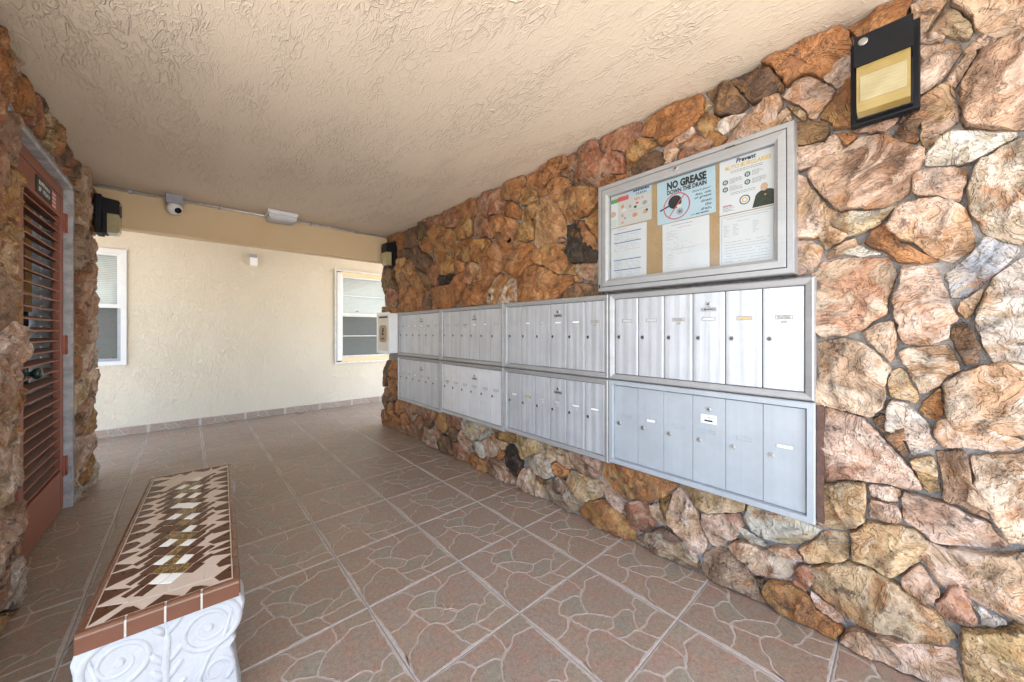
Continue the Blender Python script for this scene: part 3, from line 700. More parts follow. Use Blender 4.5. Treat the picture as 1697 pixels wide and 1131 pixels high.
d 3002,208 2959,261 2909,280 2858,293 2817,283 2770,255 2779,189 2821,155 2922,120 2960,160
r 2919,114 2819,150 2770,165 2737,130 2702,106 2647,87 2687,38 2708,4 2871,4 2897,54
R 2768,228 2748,272 2706,299 2621,241 2584,210 2564,170 2575,124 2619,101 2667,95 2699,112 2734,136 2762,175
g 2696,351 2678,393 2640,424 2391,429 2322,421 2318,355 2334,311 2407,269 2458,256 2560,220 2605,235 2676,285
g 2578,198 2535,224 2441,255 2395,223 2355,181 2368,143 2390,109 2437,109 2529,123 2555,161
o 2700,11 2664,57 2625,92 2577,117 2534,118 2400,99 2371,55 2350,4 2671,4
R 2414,258 2328,307 2285,290 2205,247 2216,198 2236,152 2284,153 2332,161 2359,194 2387,223
Y 2324,385 2281,416 2149,422 2053,416 1999,389 2016,327 2063,314 2106,310 2269,343
T 2326,333 2290,345 2252,333 2165,313 2116,307 2130,247 2171,247 2207,254 2292,300
R 2356,55 2327,98 2303,148 2253,146 2209,150 2164,147 2127,126 2098,98 2028,49 2013,4 2328,4
o 2207,218 2150,246 2132,219 2163,153 2213,156
r 2392,95 2346,165 2313,134 2334,97 2360,60
o 3925,42 3846,60 3789,42 3799,4 3982,4
k 2148,170 2128,212 2121,260 2092,302 2040,315 1958,247 1929,199 1934,155 1948,119 1989,45 2046,70 2089,99 2123,130
y 2028,399 1977,423 1935,429 1790,422 1748,389 1741,331 1923,230 1968,263 2007,296 2008,344
g 1922,198 1875,248 1735,327 1686,297 1643,267 1598,205 1632,189 1668,168 1722,157 1777,159 1861,189
p 1997,4 1978,51 1941,121 1922,168 1875,186 1821,169 1774,142 1740,119 1722,79 1713,4
t 1742,390 1698,420 1647,418 1603,387 1591,316 1644,277 1713,320 1735,353
o 1637,267 1611,294 1576,307 1540,284 1483,266 1513,209 1558,212 1593,207
t 1597,384 1542,416 1484,390 1470,352 1441,305 1492,280 1534,287 1585,318
h 1719,41 1715,80 1702,120 1679,156 1642,177 1595,198 1545,207 1506,202 1470,178 1455,120 1399,87 1418,44 1444,8 1481,4 1694,4
b 1486,398 1433,426 1291,430 1246,402 1246,344 1266,281 1419,294 1455,334
y 1528,139 1492,190 1491,230 1472,278 1413,287 1275,275 1221,263 1223,190 1364,110 1430,110 1462,135
o 1434,11 1402,65 1368,102 1234,179 1189,168 1148,152 1099,125 1051,91 1021,59 1015,14 1061,4 1374,4
p 1224,230 1204,260 1130,223 1082,184 1101,132 1148,159 1212,181
d 1785,153 1694,150 1716,100 1782,90
h 1044,4 993,57 909,124 864,153 826,157 789,148 706,89 686,52 683,9 745,4
p 824,288 815,354 785,387 734,352 699,314 678,268 670,220 647,178 650,124 702,93 775,145 795,175 836,194 838,246
o 896,281 825,339 830,276 787,239 798,196 798,153 851,191 868,234
p 937,250 890,267 850,180 845,155 895,173
y 785,405 744,438 658,446 527,443 479,417 491,373 658,309 697,321 723,351 753,374
p 669,234 674,306 624,315 503,362 494,308 519,244 553,213 579,178 625,156 655,203
g 494,348 473,414 420,439 314,444 268,428 227,400 238,376 287,316 332,293 380,276 439,283 473,310
t 557,199 526,232 466,247 431,238 354,235 310,238 315,199 332,141 371,128 450,112 481,139 531,169
b 664,104 634,147 588,169 542,171 481,131 452,86 427,31 396,4 685,4
g 525,297 479,307 444,279 400,258 423,243 468,253
p 407,249 357,280 320,291 289,271 281,245 369,241
r 305,221 254,252 242,223 254,181 274,135 322,144
o 430,57 408,109 324,137 268,124 245,82 209,67 164,51 185,4 361,4 416,23
d 451,95 416,115 430,65
p 266,145 163,90 157,59 189,65 246,92
d 4517,680 4449,771 4408,819 4304,829 4241,809 4282,758 4315,725 4344,691 4326,639 4355,592 4353,542 4369,493 4479,477 4509,526
o 4336,693 4264,769 4228,821 4169,829 4119,832 4049,828 4032,764 4021,675 4026,605 4090,624 4261,620 4316,639
o 4348,599 4302,626 4252,613 4107,618 4059,616 4026,575 4026,478 4038,408 4140,425 4174,448 4333,492 4347,547
r 4480,470 4370,487 4328,485 4171,440 4141,405 4094,368 4159,358 4208,342 4259,333 4311,330 4394,387 4487,385 4512,429
d 4487,378 4393,380 4362,357 4329,322 4363,281 4348,230 4391,198 4492,200 4518,246 4518,338
o 4492,193 4439,191 4391,186 4348,153 4316,101 4328,44 4351,4 4495,4 4509,50 4515,143"""
wallR = empty('stone_wall', (1.95, 1.4, 0), 'long rubble stone wall carrying the mailboxes and the notice case', 'wall')
m = MB(); m.box((X_MORT, -1.50, -0.03), (X_MORT+0.22, 4.365, H_CEIL-0.001)); m.build('mortar_bed', M['mortar'], wallR)
rng = random.Random(11); placeR = lambda a, u, d: (X_MORT-d, a, u)
for k, L in enumerate(STONES.strip().split('\n')):
    q = L.split(); P = [tuple(int(t)/1000 for t in p.split(',')) for p in q[1:]]
    stone(P, rng.uniform(0.040, 0.054), k+1, placeR, wallR, q[0], rng)
for k, P in enumerate(voronoi(-1.46, -0.285, 0.01, 2.335, 5, 9, random.Random(5), 0.008)):
    stone(P, rng.uniform(0.036, 0.055), 300+k, placeR, wallR, rng.choice('ptpymtwb'), rng)
# left-hand wall with the doorway
DY0, DY1, DZ = 2.60, 3.800, 2.155
wallL = empty('stone_wall', (-0.65, 3.0, 0), 'rubble stone wall around the red louvred door', 'wall')
m = MB(); m.box((X_LEFT-0.22, 1.62, -0.03), (X_LEFT, DY0, H_CEIL-0.001)); m.box((X_LEFT-0.22, DY1, -0.03), (X_LEFT, 4.40, H_CEIL-0.001))
m.box((X_LEFT-0.22, DY0, DZ), (X_LEFT, DY1, H_CEIL-0.001)); m.build('mortar_bed', M['mortar'], wallL)
placeL = lambda a, u, d: (X_LEFT+d, a, u)
rl = random.Random(21)
for k, P in enumerate(voronoi(3.808, 4.335, 0.006, 2.335, 2, 11, random.Random(31), 0.004)):
    stone(P, rl.uniform(0.036, 0.056), 400+k, placeL, wallL, rl.choice('RpRbtYgoRW' if P[0][1] < 1.3 else 'RoRTbYro'), rl)
for k, P in enumerate(voronoi(2.56, 3.808, DZ+0.012, 2.340, 8, 1, random.Random(32), 0.007)):
    stone(P, rl.uniform(0.040, 0.060), 450+k, placeL, wallL, rl.choice('oordybo'), rl)
for k, P in enumerate(voronoi(1.64, 2.585, 0.006, 2.340, 4, 10, random.Random(34), 0.006)):
    stone(P, rl.uniform(0.045, 0.070), 470+k, placeL, wallL, rl.choice('RpYRWhTb' if P[0][1] < 1.2 else 'oRTbYr'), rl)
# cement reveal around the door
m = MB()
m.box((X_LEFT-0.20, DY1-0.022, 0), (X_LEFT-0.002, DY1+0.001, DZ)); m.box((X_LEFT-0.20, DY0, DZ-0.025), (X_LEFT-0.002, DY1, DZ+0.001))
m.box((X_LEFT-0.20, DY0-0.001, 0), (X_LEFT-0.06, 2.90, DZ))
m.build('cement_reveal', M['jamb_cement'], wallL)

# header beam, back wall and the wing behind it
m = MB(); m.box((X_LEFT-0.2, Y_BEAM, Z_BEAM), (X_MORT+0.2, Y_BEAM2, H_CEIL+0.01))
tag(m.build('header_beam', M['beam_stucco']), 'smooth tan painted header beam across the far end of the passage', 'beam')
WRX0, WRX1, WRZ0, WRZ1 = 1.700, 2.600, 0.690, 2.135
WLX0, WLX1, WLZ0, WLZ1 = -1.45, -0.525, 0.815, 2.092
back = empty('stucco_wall', (0.6, Y_BACK, 0), 'rough cream stucco wall closing the far end, with a tile skirting', 'wall')
m = MB(); y0, y1 = Y_BACK, Y_BACK+0.16
def wall_with_holes(m, x0, x1, z0, z1, holes):
    xs = sorted(set([x0, x1]+[h[0] for h in holes]+[h[1] for h in holes]))
    for a, b_ in zip(xs[:-1], xs[1:]):
        hs = [h for h in holes if h[0] <= a and h[1] >= b_]
        if hs:
            m.box((a, y0, z0), (b_, y1, hs[0][2])); m.box((a, y0, hs[0][3]), (b_, y1, z1))
        else: m.box((a, y0, z0), (b_, y1, z1))
wall_with_holes(m, -3.0, 4.8, -0.03, H_CEIL+0.03, [(WLX0, WLX1, WLZ0, WLZ1), (WRX0, WRX1, WRZ0, WRZ1)])
m.build('stucco', M['wall_stucco'], back)
SK = tile_mesh('skirting_tile', 0.38, 0.59)
for i in range(-4, 6):
    t = put('skirting_tile', SK, back, (GX+i*TILE, Y_BACK-0.012, 0.002)); t.rotation_euler = (R(90), 0, 0)
m = MB(); m.box((-3.0, Y_BACK+0.7, 0.0), (4.8, Y_BACK+0.72, H_CEIL)); m.box((-3.0, Y_BACK+0.16, -0.02), (4.8, Y_BACK+0.7, 0.0))
m.box((-3.0, Y_BACK+0.16, H_CEIL), (4.8, Y_BACK+0.7, H_CEIL+0.02)); m.build('room_shell', M['dark_inside'], back)

# ================================================================ WINDOWS
def blind(parent, x0, x1, z0, z1, y):
    m = MB(); z = z0
    while z < z1:
        m.add([(x0, y, z), (x1, y, z), (x1, y+0.007, z+0.0195), (x0, y+0.007, z+0.0195)], [(0, 1, 2, 3)]); z += 0.0205
    m.box((x0, y+0.004, z1), (x1, y+0.03, z1+0.03))
    m.build('blind', M['blind_slat'], parent)
def frame_rect(m, x0, x1, z0, z1, w, y0, y1, mi=0):
    m.box((x0, y0, z0), (x0+w, y1, z1), mi); m.box((x1-w, y0, z0), (x1, y1, z1), mi)
    m.box((x0+w, y0, z0), (x1-w, y1, z0+w), mi); m.box((x0+w, y0, z1-w), (x1-w, y1, z1), mi)
# left window
w = empty('window', ((WLX0+WLX1)/2, Y_BACK, WLZ0), 'white framed sash window with closed blind behind the stone pillar', 'window')
zm = 1.466; m = MB(); frame_rect(m, WLX0-0.012, WLX1+0.012, WLZ0-0.012, WLZ1+0.012, 0.045, Y_BACK-0.022, Y_BACK+0.05); m.build('frame', M['white_vinyl'], w)
s1 = None
for nm, a, b_, yo in (('upper_sash', zm-0.01, WLZ1-0.033, 0.0), ('lower_sash', WLZ0+0.033, zm+0.012, 0.022)):
    m = MB(); frame_rect(m, WLX0+0.033, WLX1-0.033, a, b_, 0.030, Y_BACK+0.002+yo, Y_BACK+0.018+yo); s1 = m.build(nm, M['white_vinyl'] if yo == 0 else M['grey_box'], w)
    m = MB(); m.box((WLX0+0.063, Y_BACK+0.008+yo, a+0.03), (WLX1-0.063, Y_BACK+0.011+yo, b_-0.03)); m.build('pane', M['window_glass'] if yo == 0 else M['insect_screen'], s1)
m = MB(); m.box((WLX0+0.05, Y_BACK-0.008, zm-0.022), (WLX1-0.034, Y_BACK+0.001, zm+0.022)); m.build('meeting_rail', M['white_vinyl'], w)
m = MB(); m.box((WLX1-0.10, Y_BACK+0.006, WLZ0+0.066), (WLX1-0.07, Y_BACK+0.022, WLZ0+0.076)); m.build('catch', M['dark_lock'], w)
blind(w, WLX0+0.03, WLX1-0.035, WLZ0+0.02, WLZ1-0.06, Y_BACK+0.046)
# right window
w = empty('window', ((WRX0+WRX1)/2, Y_BACK, WRZ0), 'white framed window with four panes beside the end of the mailbox wall', 'window')
m = MB(); frame_rect(m, WRX0-0.012, WRX1+0.012, WRZ0-0.012, WRZ1+0.012, 0.026, Y_BACK-0.030, Y_BACK+0.03); m.build('frame', M['weathered_white'], w)
m = MB(); m.bbox((WRX0+0.016, Y_BACK-0.045, WRZ0+0.030), (WRX0+0.092, Y_BACK+0.02, WRZ1-0.030), 0.012); m.build('shutter_track', M['white_vinyl'], w)
m = MB(); m.box((WRX0+0.014, Y_BACK-0.048, 1.29), (WRX0+0.094, Y_BACK-0.02, 1.302)); m.build('track_joint', M['weathered_white'], w)
m = MB(); m.box((WRX0+0.092, Y_BACK-0.006, WRZ1-0.08), (WRX1-0.014, Y_BACK+0.03, WRZ1-0.016)); m.box((WRX0+0.092, Y_BACK-0.006, WRZ0+0.015), (WRX1-0.014, Y_BACK+0.03, WRZ0+0.085))
m.build('filler_board', M['beam_stucco'], w)
for nm, a, b_, yo, mats, gl in (('upper_sash', 1.445, 2.053, 0.0, 'white_vinyl', 'window_glass'), ('lower_sash', 0.776, 1.443, 0.016, 'weathered_white', 'insect_screen')):
    m = MB(); frame_rect(m, WRX0+0.093, WRX1-0.02, a, b_, 0.024, Y_BACK+0.002+yo, Y_BACK+0.030+yo)
    mz = (a+b_)/2; m.box((WRX0+0.117, Y_BACK+0.004+yo, mz-0.007), (WRX1-0.044, Y_BACK+0.022+yo, mz+0.007)); s1 = m.build(nm, M[mats], w)
    for p, q in ((a+0.024, mz-0.007), (mz+0.007, b_-0.024)):
        m = MB(); m.box((WRX0+0.117, Y_BACK+0.012+yo, p), (WRX1-0.044, Y_BACK+0.015+yo, q)); m.build('pane', M[gl], s1)
m = MB(); m.box((2.02, Y_BACK-0.004, 1.500), (2.05, Y_BACK+0.012, 1.512)); m.build('sash_lock', M['dark_lock'], w)
blind(w, WRX0+0.09, WRX1-0.02, WRZ0+0.08, WRZ1-0.11, Y_BACK+0.052)

# ================================================================ LOUVRED DOOR
XD = -0.612
dr = empty('louvred_door', (XD-0.02, 3.35, 0), 'red brown louvred metal door set in the left stone wall', 'door')
y0, y1, z0, z1 = 2.915, 3.770, 0.016, 2.126
m = MB(); m.bbox((XD-0.036, y1-0.075, z0), (XD, y1, z1), 0.004); m.build('stile', M['red_paint'], dr)
m = MB(); m.bbox((XD-0.036, y0, z0), (XD, y0+0.075, z1), 0.004); m.build('stile', M['red_paint'], dr)
m = MB(); m.bbox((XD-0.035, y0+0.075, 1.925), (XD-0.001, y1-0.075, z1), 0.003); m.build('top_rail', M['red_paint'], dr)
m = MB(); m.bbox((XD-0.035, y0+0.075, z0), (XD-0.001, y1-0.075, 0.270), 0.003); m.build('bottom_panel', M['red_paint'], dr)
m = MB(); m.box((XD-0.012, y0+0.01, 2.055), (XD+0.0012, y1-0.01, 2.059)); m.build('frame_gap', M['shadow_gap'], dr)
a = R(17); dep = 0.056; t = 0.0042; ca, sa = math.cos(a), math.sin(a)
nsl = 26; pitch_ = (1.925-0.272)/nsl
for i in range(nsl):
    zc_ = 0.272+(i+0.5)*pitch_
    if i == 0:      # blade rises from its front edge into the door
        q = [(XD-0.004+e*dep*-ca-k*t*sa*0.0, zc_-0.008+e*dep*sa+k*t) for e, k in ((0, -1), (0, 1), (1, 1), (1, -1))]
        m = MB(); y_a, y_b = y0+0.0755, y1-0.0755
        vs = [(x, y_a, z) for x, z in q]+[(x, y_b, z) for x, z in q]
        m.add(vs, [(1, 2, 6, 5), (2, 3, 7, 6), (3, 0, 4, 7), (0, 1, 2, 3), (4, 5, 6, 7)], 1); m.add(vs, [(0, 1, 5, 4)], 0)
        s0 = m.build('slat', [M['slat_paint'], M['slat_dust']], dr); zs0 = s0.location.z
    else:
        s = s0.copy(); link(s); s.parent = dr; s.location.z = zs0 + i*pitch_
for i in range(nsl):     # clips that hold the blades
    zc_ = 0.272+(i+0.5)*pitch_
    if i == 0:
        m = MB(); m.box((XD-0.020, y1-0.100, zc_-0.022), (XD-0.014, y1-0.0757, zc_-0.006)); c0 = m.build('slat_clip', M['red_paint_hinge'], dr); cz = c0.location.z
    else: s = c0.copy(); link(s); s.parent = dr; s.location.z = cz+i*pitch_
for i in list(range(11, 26)):
    zc_ = 0.272+(i+0.62)*pitch_
    m = MB(); m.box((XD-0.070, y1-0.150, zc_-0.012), (XD-0.066, y1-0.120, zc_+0.014)); m.build('crank_tab', M['white_plastic'], dr)
m = MB(); m.box((XD-0.100, y0+0.02, 1.30), (XD-0.090, y1-0.19, z1-0.03)); m.build('amber_pane', M['amber_panel'], dr)
m = MB(); m.box((XD-0.0898, 3.40, 1.30), (XD-0.080, 3.412, z1-0.03)); m.build('glazing_bar', M['red_paint'], dr)
m = MB(); m.box((XD-0.15, y0-0.2, 0.0), (XD-0.14, y1+0.0, z1)); m.build('backing', M['dark_inside'], dr)
for za, zb in ((1.84, 1.965), (1.03, 1.155), (0.225, 0.352)):
    m = MB(); m.bbox((XD-0.002, y1-0.028, za), (XD+0.008, y1+0.022, zb), 0.002); hg = m.build('hinge', M['red_paint_hinge'], dr)
    m = MB(); m.tube([(XD+0.012, y1+0.004, za), (XD+0.012, y1+0.004, zb)], 0.0065, 10); m.build('pin', M['red_paint_hinge'], hg)
m = MB(); m.tube([(XD, 2.99, 0.965), (XD+0.006, 2.99, 0.965), (XD+0.007, 2.99, 0.965), (XD+0.022, 2.99, 0.965), (XD+0.032, 2.99, 0.965), (XD+0.046, 2.99, 0.965), (XD+0.056, 2.99, 0.965), (XD+0.060, 2.99, 0.965)],
                 [0.027, 0.027, 0.012, 0.012, 0.025, 0.030, 0.024, 0.008], 18); m.build('knob', M['knob_green'], dr)

# ================================================================ LETTERING
def text_geo(s, size, bold=0.0, shear=0.0, sx=1.0):
    cu = bpy.data.curves.new('lettering', 'FONT'); cu.body = s; cu.size = size; cu.offset = bold; cu.shear = shear; cu.resolution_u = 2
    ob = bpy.data.objects.new('lettering', cu); COL.objects.link(ob)
    dg = bpy.context.evaluated_depsgraph_get(); me = bpy.data.meshes.new_from_object(ob.evaluated_get(dg))
    v = [(p.co.x*sx, p.co.y) for p in me.vertices]; f = [list(p.vertices) for p in me.polygons]
    bpy.data.objects.remove(ob); bpy.data.curves.remove(cu); bpy.data.meshes.remove(me)
    return v, f
def text_fit(s, width, bold=0.0, shear=0.0, height=None):
    """lettering scaled to an exact width (and height)"""
    v, f = text_geo(s, 1.0, bold, shear)
    if not v: return [], []
    x0 = min(p[0] for p in v); x1 = max(p[0] for p in v); y0 = min(p[1] for p in v); y1 = max(p[1] for p in v)
    k = width/(x1-x0); ky = height/(y1-y0) if height else k
    return [((p[0]-x0)*k, (p[1]-y0)*ky) for p in v], f
class Print:
    """flat print on a sheet hung on the right-hand wall: u to the right as one faces it (-y), v up"""
    def __init__(s, x, y_left, z_bottom, tilt=0.0): s.x, s.y, s.z, s.t = x, y_left, z_bottom, tilt; s.k = 0
    def P(s, u, v, d):
        c, q = math.cos(s.t), math.sin(s.t); return (s.x-d, s.y-(u*c-v*q), s.z+(u*q+v*c))
    def poly(s, pts, d, faces=None):
        m = MB(); m.add([s.P(u, v, d) for u, v in pts], faces or [tuple(range(len(pts)))]); return m
    def rects(s, name, R_, mat, parent, d=0.0009):
        m = MB()
        for u0, v0, u1, v1 in R_: m.add([s.P(u0, v0, d), s.P(u1, v0, d), s.P(u1, v1, d), s.P(u0, v1, d)], [(0, 1, 2, 3)])
        return m.build(name, mat, parent)
    def text(s, name, st, u, v, width, mat, parent, bold=0.0, shear=0.0, height=None, d=0.0012):
        vv, ff = text_fit(st, width, bold, shear, height); m = MB(); m.add([s.P(u+a, v+b_, d) for a, b_ in vv], ff); return m.build(name, mat, parent)
    def ring(s, name, cu, cv, r0, r1, mat, parent, d=0.0012, n=36, a0=0, a1=2*math.pi, sq=1.0):
        m = MB(); vs = []; fs = []
        for i in range(n+1):
            t = a0+(a1-a0)*i/n; vs += [s.P(cu+math.cos(t)*r0, cv+math.sin(t)*r0*sq, d), s.P(cu+math.cos(t)*r1, cv+math.sin(t)*r1*sq, d)]
        for i in range(n): fs.append((2*i, 2*i+1, 2*i+3, 2*i+2))
        m.add(vs, fs); return m.build(name, mat, parent)
    def lines(s, name, u0, u1, v0, v1, step, mat, parent, rng, h=0.0016, word=True, fill=1.0, d=0.0010):
        """small print too fine to read: one short bar for each word"""
        m = MB(); v = v1
        while v > v0:
            u = u0; end = u0+(u1-u0)*(1 if rng.random() < 0.6 else rng.uniform(0.45, 0.95))
            while u < end:
                w = rng.uniform(0.004, 0.013)
                if rng.random() < fill:
                    e = min(u+w, end); m.add([s.P(u, v, d), s.P(e, v, d), s.P(e, v+h, d), s.P(u, v+h, d)], [(0, 1, 2, 3)])
                u += w+0.0022
            v -= step
        return m.build(name, mat, parent) if m.f else None

# ================================================================ MAILBOXES
XF = 1.800          # front of the frames
def mail_unit(y0, y1, z0, z1, style, label, group, lockz, slotz, platez, marks, seed):
    rg = random.Random(seed)
    t = empty('mailbox_unit', (X_MORT-0.02, (y0+y1)/2, z0), label, 'mailbox', group)
    fm = {'alu': 'aluminium_frame', 'white': 'aluminium_frame', 'blue': 'blue_grey_paint'}[style]
    dm = {'alu': 'aluminium_door', 'white': 'white_door', 'blue': 'blue_grey_paint'}[style]
    def rect(i, x): return [(x, y0+i, z0+i), (x, y1-i, z0+i), (x, y1-i, z1-i), (x, y0+i, z1-i)]
    g = 0.0012
    if style == 'blue': prof = [(g, X_MORT+0.01), (g, XF+0.006), (g+0.004, XF+0.001), (0.026, XF+0.001), (0.028, XF+0.008), (0.030, XF+0.022)]
    else: prof = [(g, X_MORT+0.01), (g, XF+0.012), (0.005, XF+0.003), (0.010, XF), (0.030, XF+0.007), (0.033, XF+0.011), (0.034, XF+0.028)]
    m = MB(); m.loops([rect(i, x) for i, x in prof], 0, False, True); m.build('frame', M[fm], t)
    m = MB(); m.box((XF+0.0275, y0+0.02, z0+0.02), (XF+0.06, y1-0.02, z1-0.02)); m.build('back_plate', M['shadow_gap'], t)
    ins = 0.031 if style == 'blue' else 0.035
    ya, yb, za, zb = y0+ins, y1-ins, z0+ins, z1-ins
    n = 6; gap = 0.004 if style != 'blue' else 0.0018; wd = (yb-ya)/n
    for k in range(n):                                        # k=0 is the left-most door as one faces it
        b1 = yb-k*wd-gap/2; b0 = b1-wd+gap
        xf = XF+0.016 + rg.uniform(-0.0006, 0.0006)
        m = MB()
        if style == 'alu':
            NN = 24; pr = []
            for i in range(NN+1):
                u = i/NN; e = min(u, 1-u)*wd
                fl = (0.0004 if seed % 10 == 0 else 0.0008)*math.cos(u*2*math.pi*2.5+0.6)
                pr.append((xf+fl*min(1, e/0.012)+(0.0015 if e < 0.0005 else 0), b1+(b0-b1)*u))
            m.loops([[(x, y, za+0.001) for x, y in pr], [(x, y, zb-0.001) for x, y in pr]], 0, True, False)
            m.loops([[(xf+0.012, b1, za+0.001), (pr[0][0], b1, za+0.001)], [(xf+0.012, b1, zb-0.001), (pr[0][0], b1, zb-0.001)]], 0, False, False)
            m.loops([[(xf+0.012, b0, za+0.001), (pr[-1][0], b0, za+0.001)], [(xf+0.012, b0, zb-0.001), (pr[-1][0], b0, zb-0.001)]], 0, False, False)
        else:
            m.bbox((xf, b0, za+0.001), (xf+0.010, b1, zb-0.001), 0.0012)
        d = m.build('door', M[dm], t)
        # cylinder lock near the left edge
        ly = b1-0.024 if style != 'blue' else b1-0.028
        m = MB(); m.disc((xf+0.001, ly, lockz), (-1, 0, 0), 0.0112, 0.0050, 18, 0, 0.0015); m.disc((xf-0.0038, ly, lockz), (-1, 0, 0), 0.0082, 0.0016, 14, 1)
        m.box((xf-0.0058, ly-0.0009, lockz-0.004), (xf-0.0053, ly+0.0009, lockz+0.004), 2)
        lk = m.build('lock', [M['steel_lock'], M['dark_lock'] if style != 'blue' else M['steel_lock'], M['shadow_gap']], d)
        # name slot with its number tab
        cy_ = (b0+b1)/2-0.004 if k != 3 else (b0+b1)/2; sw = 0.028
        m = MB()
        m.box((xf-0.0022, cy_-sw, slotz+0.0065), (xf-0.0002, cy_+sw, slotz+0.0085)); m.box((xf-0.0022, cy_-sw, slotz-0.0085), (xf-0.0002, cy_+sw, slotz-0.0065))
        m.box((xf-0.0020, cy_-sw-0.002, slotz-0.0085), (xf-0.0002, cy_-sw, slotz+0.0085)); m.box((xf-0.0020, cy_+sw, slotz-0.0085), (xf-0.0002, cy_+sw+0.002, slotz+0.0085))
        m.build('name_slot', M[dm] if style == 'blue' else M['slot_rim'], d)
        mk = marks.get(k)
        if mk:
            wv = sw*rg.uniform(0.75, 0.98); o_ = rg.uniform(-0.002, 0.002)
            m = MB(); m.box((xf-0.0012, cy_-wv+o_, slotz-0.0060), (xf-0.0003, cy_+wv, slotz+0.0060)); m.build('name_strip', M[mk], d)
        elif style != 'blue':
            m = MB(); m.box((xf-0.0010, cy_-sw, slotz-0.0062), (xf-0.0003, cy_+sw, slotz+0.0062)); m.build('name_strip', M['clear_tag'] if rg.random() < 0.6 else M['tape'], d)
        if style != 'blue':
            m = MB(); m.box((xf-0.0016, cy_-0.010, slotz-0.024), (xf-0.0002, cy_+0.010, slotz-0.014)); m.build('number_tab', M['clear_tag'] if mk != 'scuffed_tag' else M['scuffed_tag'], d)
        if k == 3:
            pz = platez; cy_ = (b0+b1)/2
            m = MB(); m.disc((xf+0.001, cy_, pz+0.0245 if style != 'blue' else pz+0.047), (-1, 0, 0), 0.0115, 0.006, 18, 0, 0.002); m.disc((xf-0.0048, cy_, pz+0.0245 if style != 'blue' else pz+0.047), (-1, 0, 0), 0.0055, 0.0012, 12, 1)
            m.build('master_lock', [M['steel_lock'], M['dark_lock']], d)
            pw = 0.034; ph = 0.0095 if style != 'blue' else 0.020
            m = MB(); m.box((xf-0.0018, cy_-pw, pz-ph), (xf-0.0001, cy_+pw, pz+ph)); pl = m.build('plate', M['plate_metal'] if style != 'blue' else M['tape'], d)
            pr_ = Print(xf-0.0018, cy_+pw, pz-ph)
            if style == 'blue':
                pr_.text('lettering', 'U.S. MAIL', 0.010, 0.022, 0.048, M['ink_grey'], pl, 0.01, 0, 0.0095, 0.0005)
                pr_.rects('lettering_bar', [(0.016, 0.008, 0.052, 0.0165)], M['ink_black'], pl, 0.0004)
            else:
                pr_.rects('lettering_bar', [(0.016, 0.006, 0.024, 0.014)], M['ink_black'], pl, 0.0004); pr_.rects('lettering_bar', [(0.027, 0.008, 0.055, 0.012)], M['ink_black'], pl, 0.0004)
                pr_.rects('rivet', [(0.004, 0.0075, 0.008, 0.0115)], M['ink_black'], pl, 0.0004); pr_.rects('rivet', [(0.060, 0.0075, 0.064, 0.0115)], M['ink_black'], pl, 0.0004)
    return t
YB = [0.240, 1.160, 2.088, 3.022, 3.964]; ZT, ZM = 1.399, 0.906; ZL = [0.427, 0.416, 0.405, 0.393]
UP = ['nearest upper aluminium mailbox unit, directly below the notice case', 'upper aluminium mailbox unit left of the notice case, second from the near end',
      'upper aluminium mailbox unit second from the white drop box', 'upper aluminium mailbox unit touching the white drop box']
LO = ['pale blue grey painted mailbox unit with flat doors, lowest at the near end', 'lower ribbed aluminium mailbox unit left of the blue grey unit',
      'lower mailbox unit with smooth white doors', 'lower ribbed aluminium mailbox unit at the far end beneath the drop box']
UM = [{0: 'clear_tag', 1: 'clear_tag', 2: 'scuffed_tag', 3: 'clear_tag', 4: 'tan_tape', 5: 'scuffed_tag'}, {0: 'clear_tag', 1: 'tape', 5: 'scuffed_tag'}, {4: 'tape', 2: 'scuffed_tag', 5: 'clear_tag'}, {0: 'scuffed_tag', 4: 'scuffed_tag'}]
LM = [{1: 'tape', 5: 'tape'}, {0: 'tape', 1: 'tan_tape'}, {0: 'scuffed_tag', 3: 'clear_tag'}, {5: 'tape', 4: 'scuffed_tag'}]
GR = 'mailbox units set in the stone wall'
for k in range(4):
    mail_unit(YB[k], YB[k+1], ZM, ZT, 'alu', UP[k], GR, 1.150-0.003*k, 1.240, 1.285, UM[k], 50+k)
    mail_unit(YB[k], YB[k+1], ZL[k], ZM-0.001, ('blue', 'alu', 'white', 'alu')[k], LO[k], GR, 0.662, 0.708 if k == 0 else 0.712, 0.769 if k == 0 else 0.778, LM[k], 60+k)
m = MB(); m.box((X_MORT-0.05, YB[0]-0.022, ZL[0]+0.01), (X_MORT-0.01, YB[0]-0.001, ZM-0.01))
tag(m.build('filler_strip', M['rust_metal']), 'thin rusty brown strip beside the blue grey mailbox unit', 'strip')

# white drop box past the far end of the mailboxes
lb = empty('drop_box', (1.79, 4.12, 0.92), 'white outgoing mail drop box with oval emblem at the far end of the mailboxes', 'mailbox')
m = MB(); m.bbox((1.712, 3.968, 0.932), (1.875, 4.318, 1.392), 0.004); m.build('body', M['letterbox_side'], lb)
m = MB(); frame = [(3.962, 0.922), (4.326, 0.922), (4.326, 1.404), (3.962, 1.404)]
m.loops([[(1.7125, a, z) for a, z in frame], [(1.702, a, z) for a, z in frame], [(1.702, a+(0.028 if i in (0, 3) else -0.028), z+(0.028 if i < 2 else -0.028)) for i, (a, z) in enumerate(frame)], [(1.707, a+(0.031 if i in (0, 3) else -0.031), z+(0.031 if i < 2 else -0.031)) for i, (a, z) in enumerate(frame)]], 0, False, True)
m.build('front_frame', M['letterbox_side'], lb)
m = MB(); m.box((1.706, 3.992, 0.952), (1.7125, 4.296, 1.374)); fd = m.build('front_door', M['letterbox_face'], lb)
m = MB(); m.box((1.7045, 4.02, 1.338), (1.7062, 4.265, 1.358)); m.build('slot', M['shadow_gap'], fd)
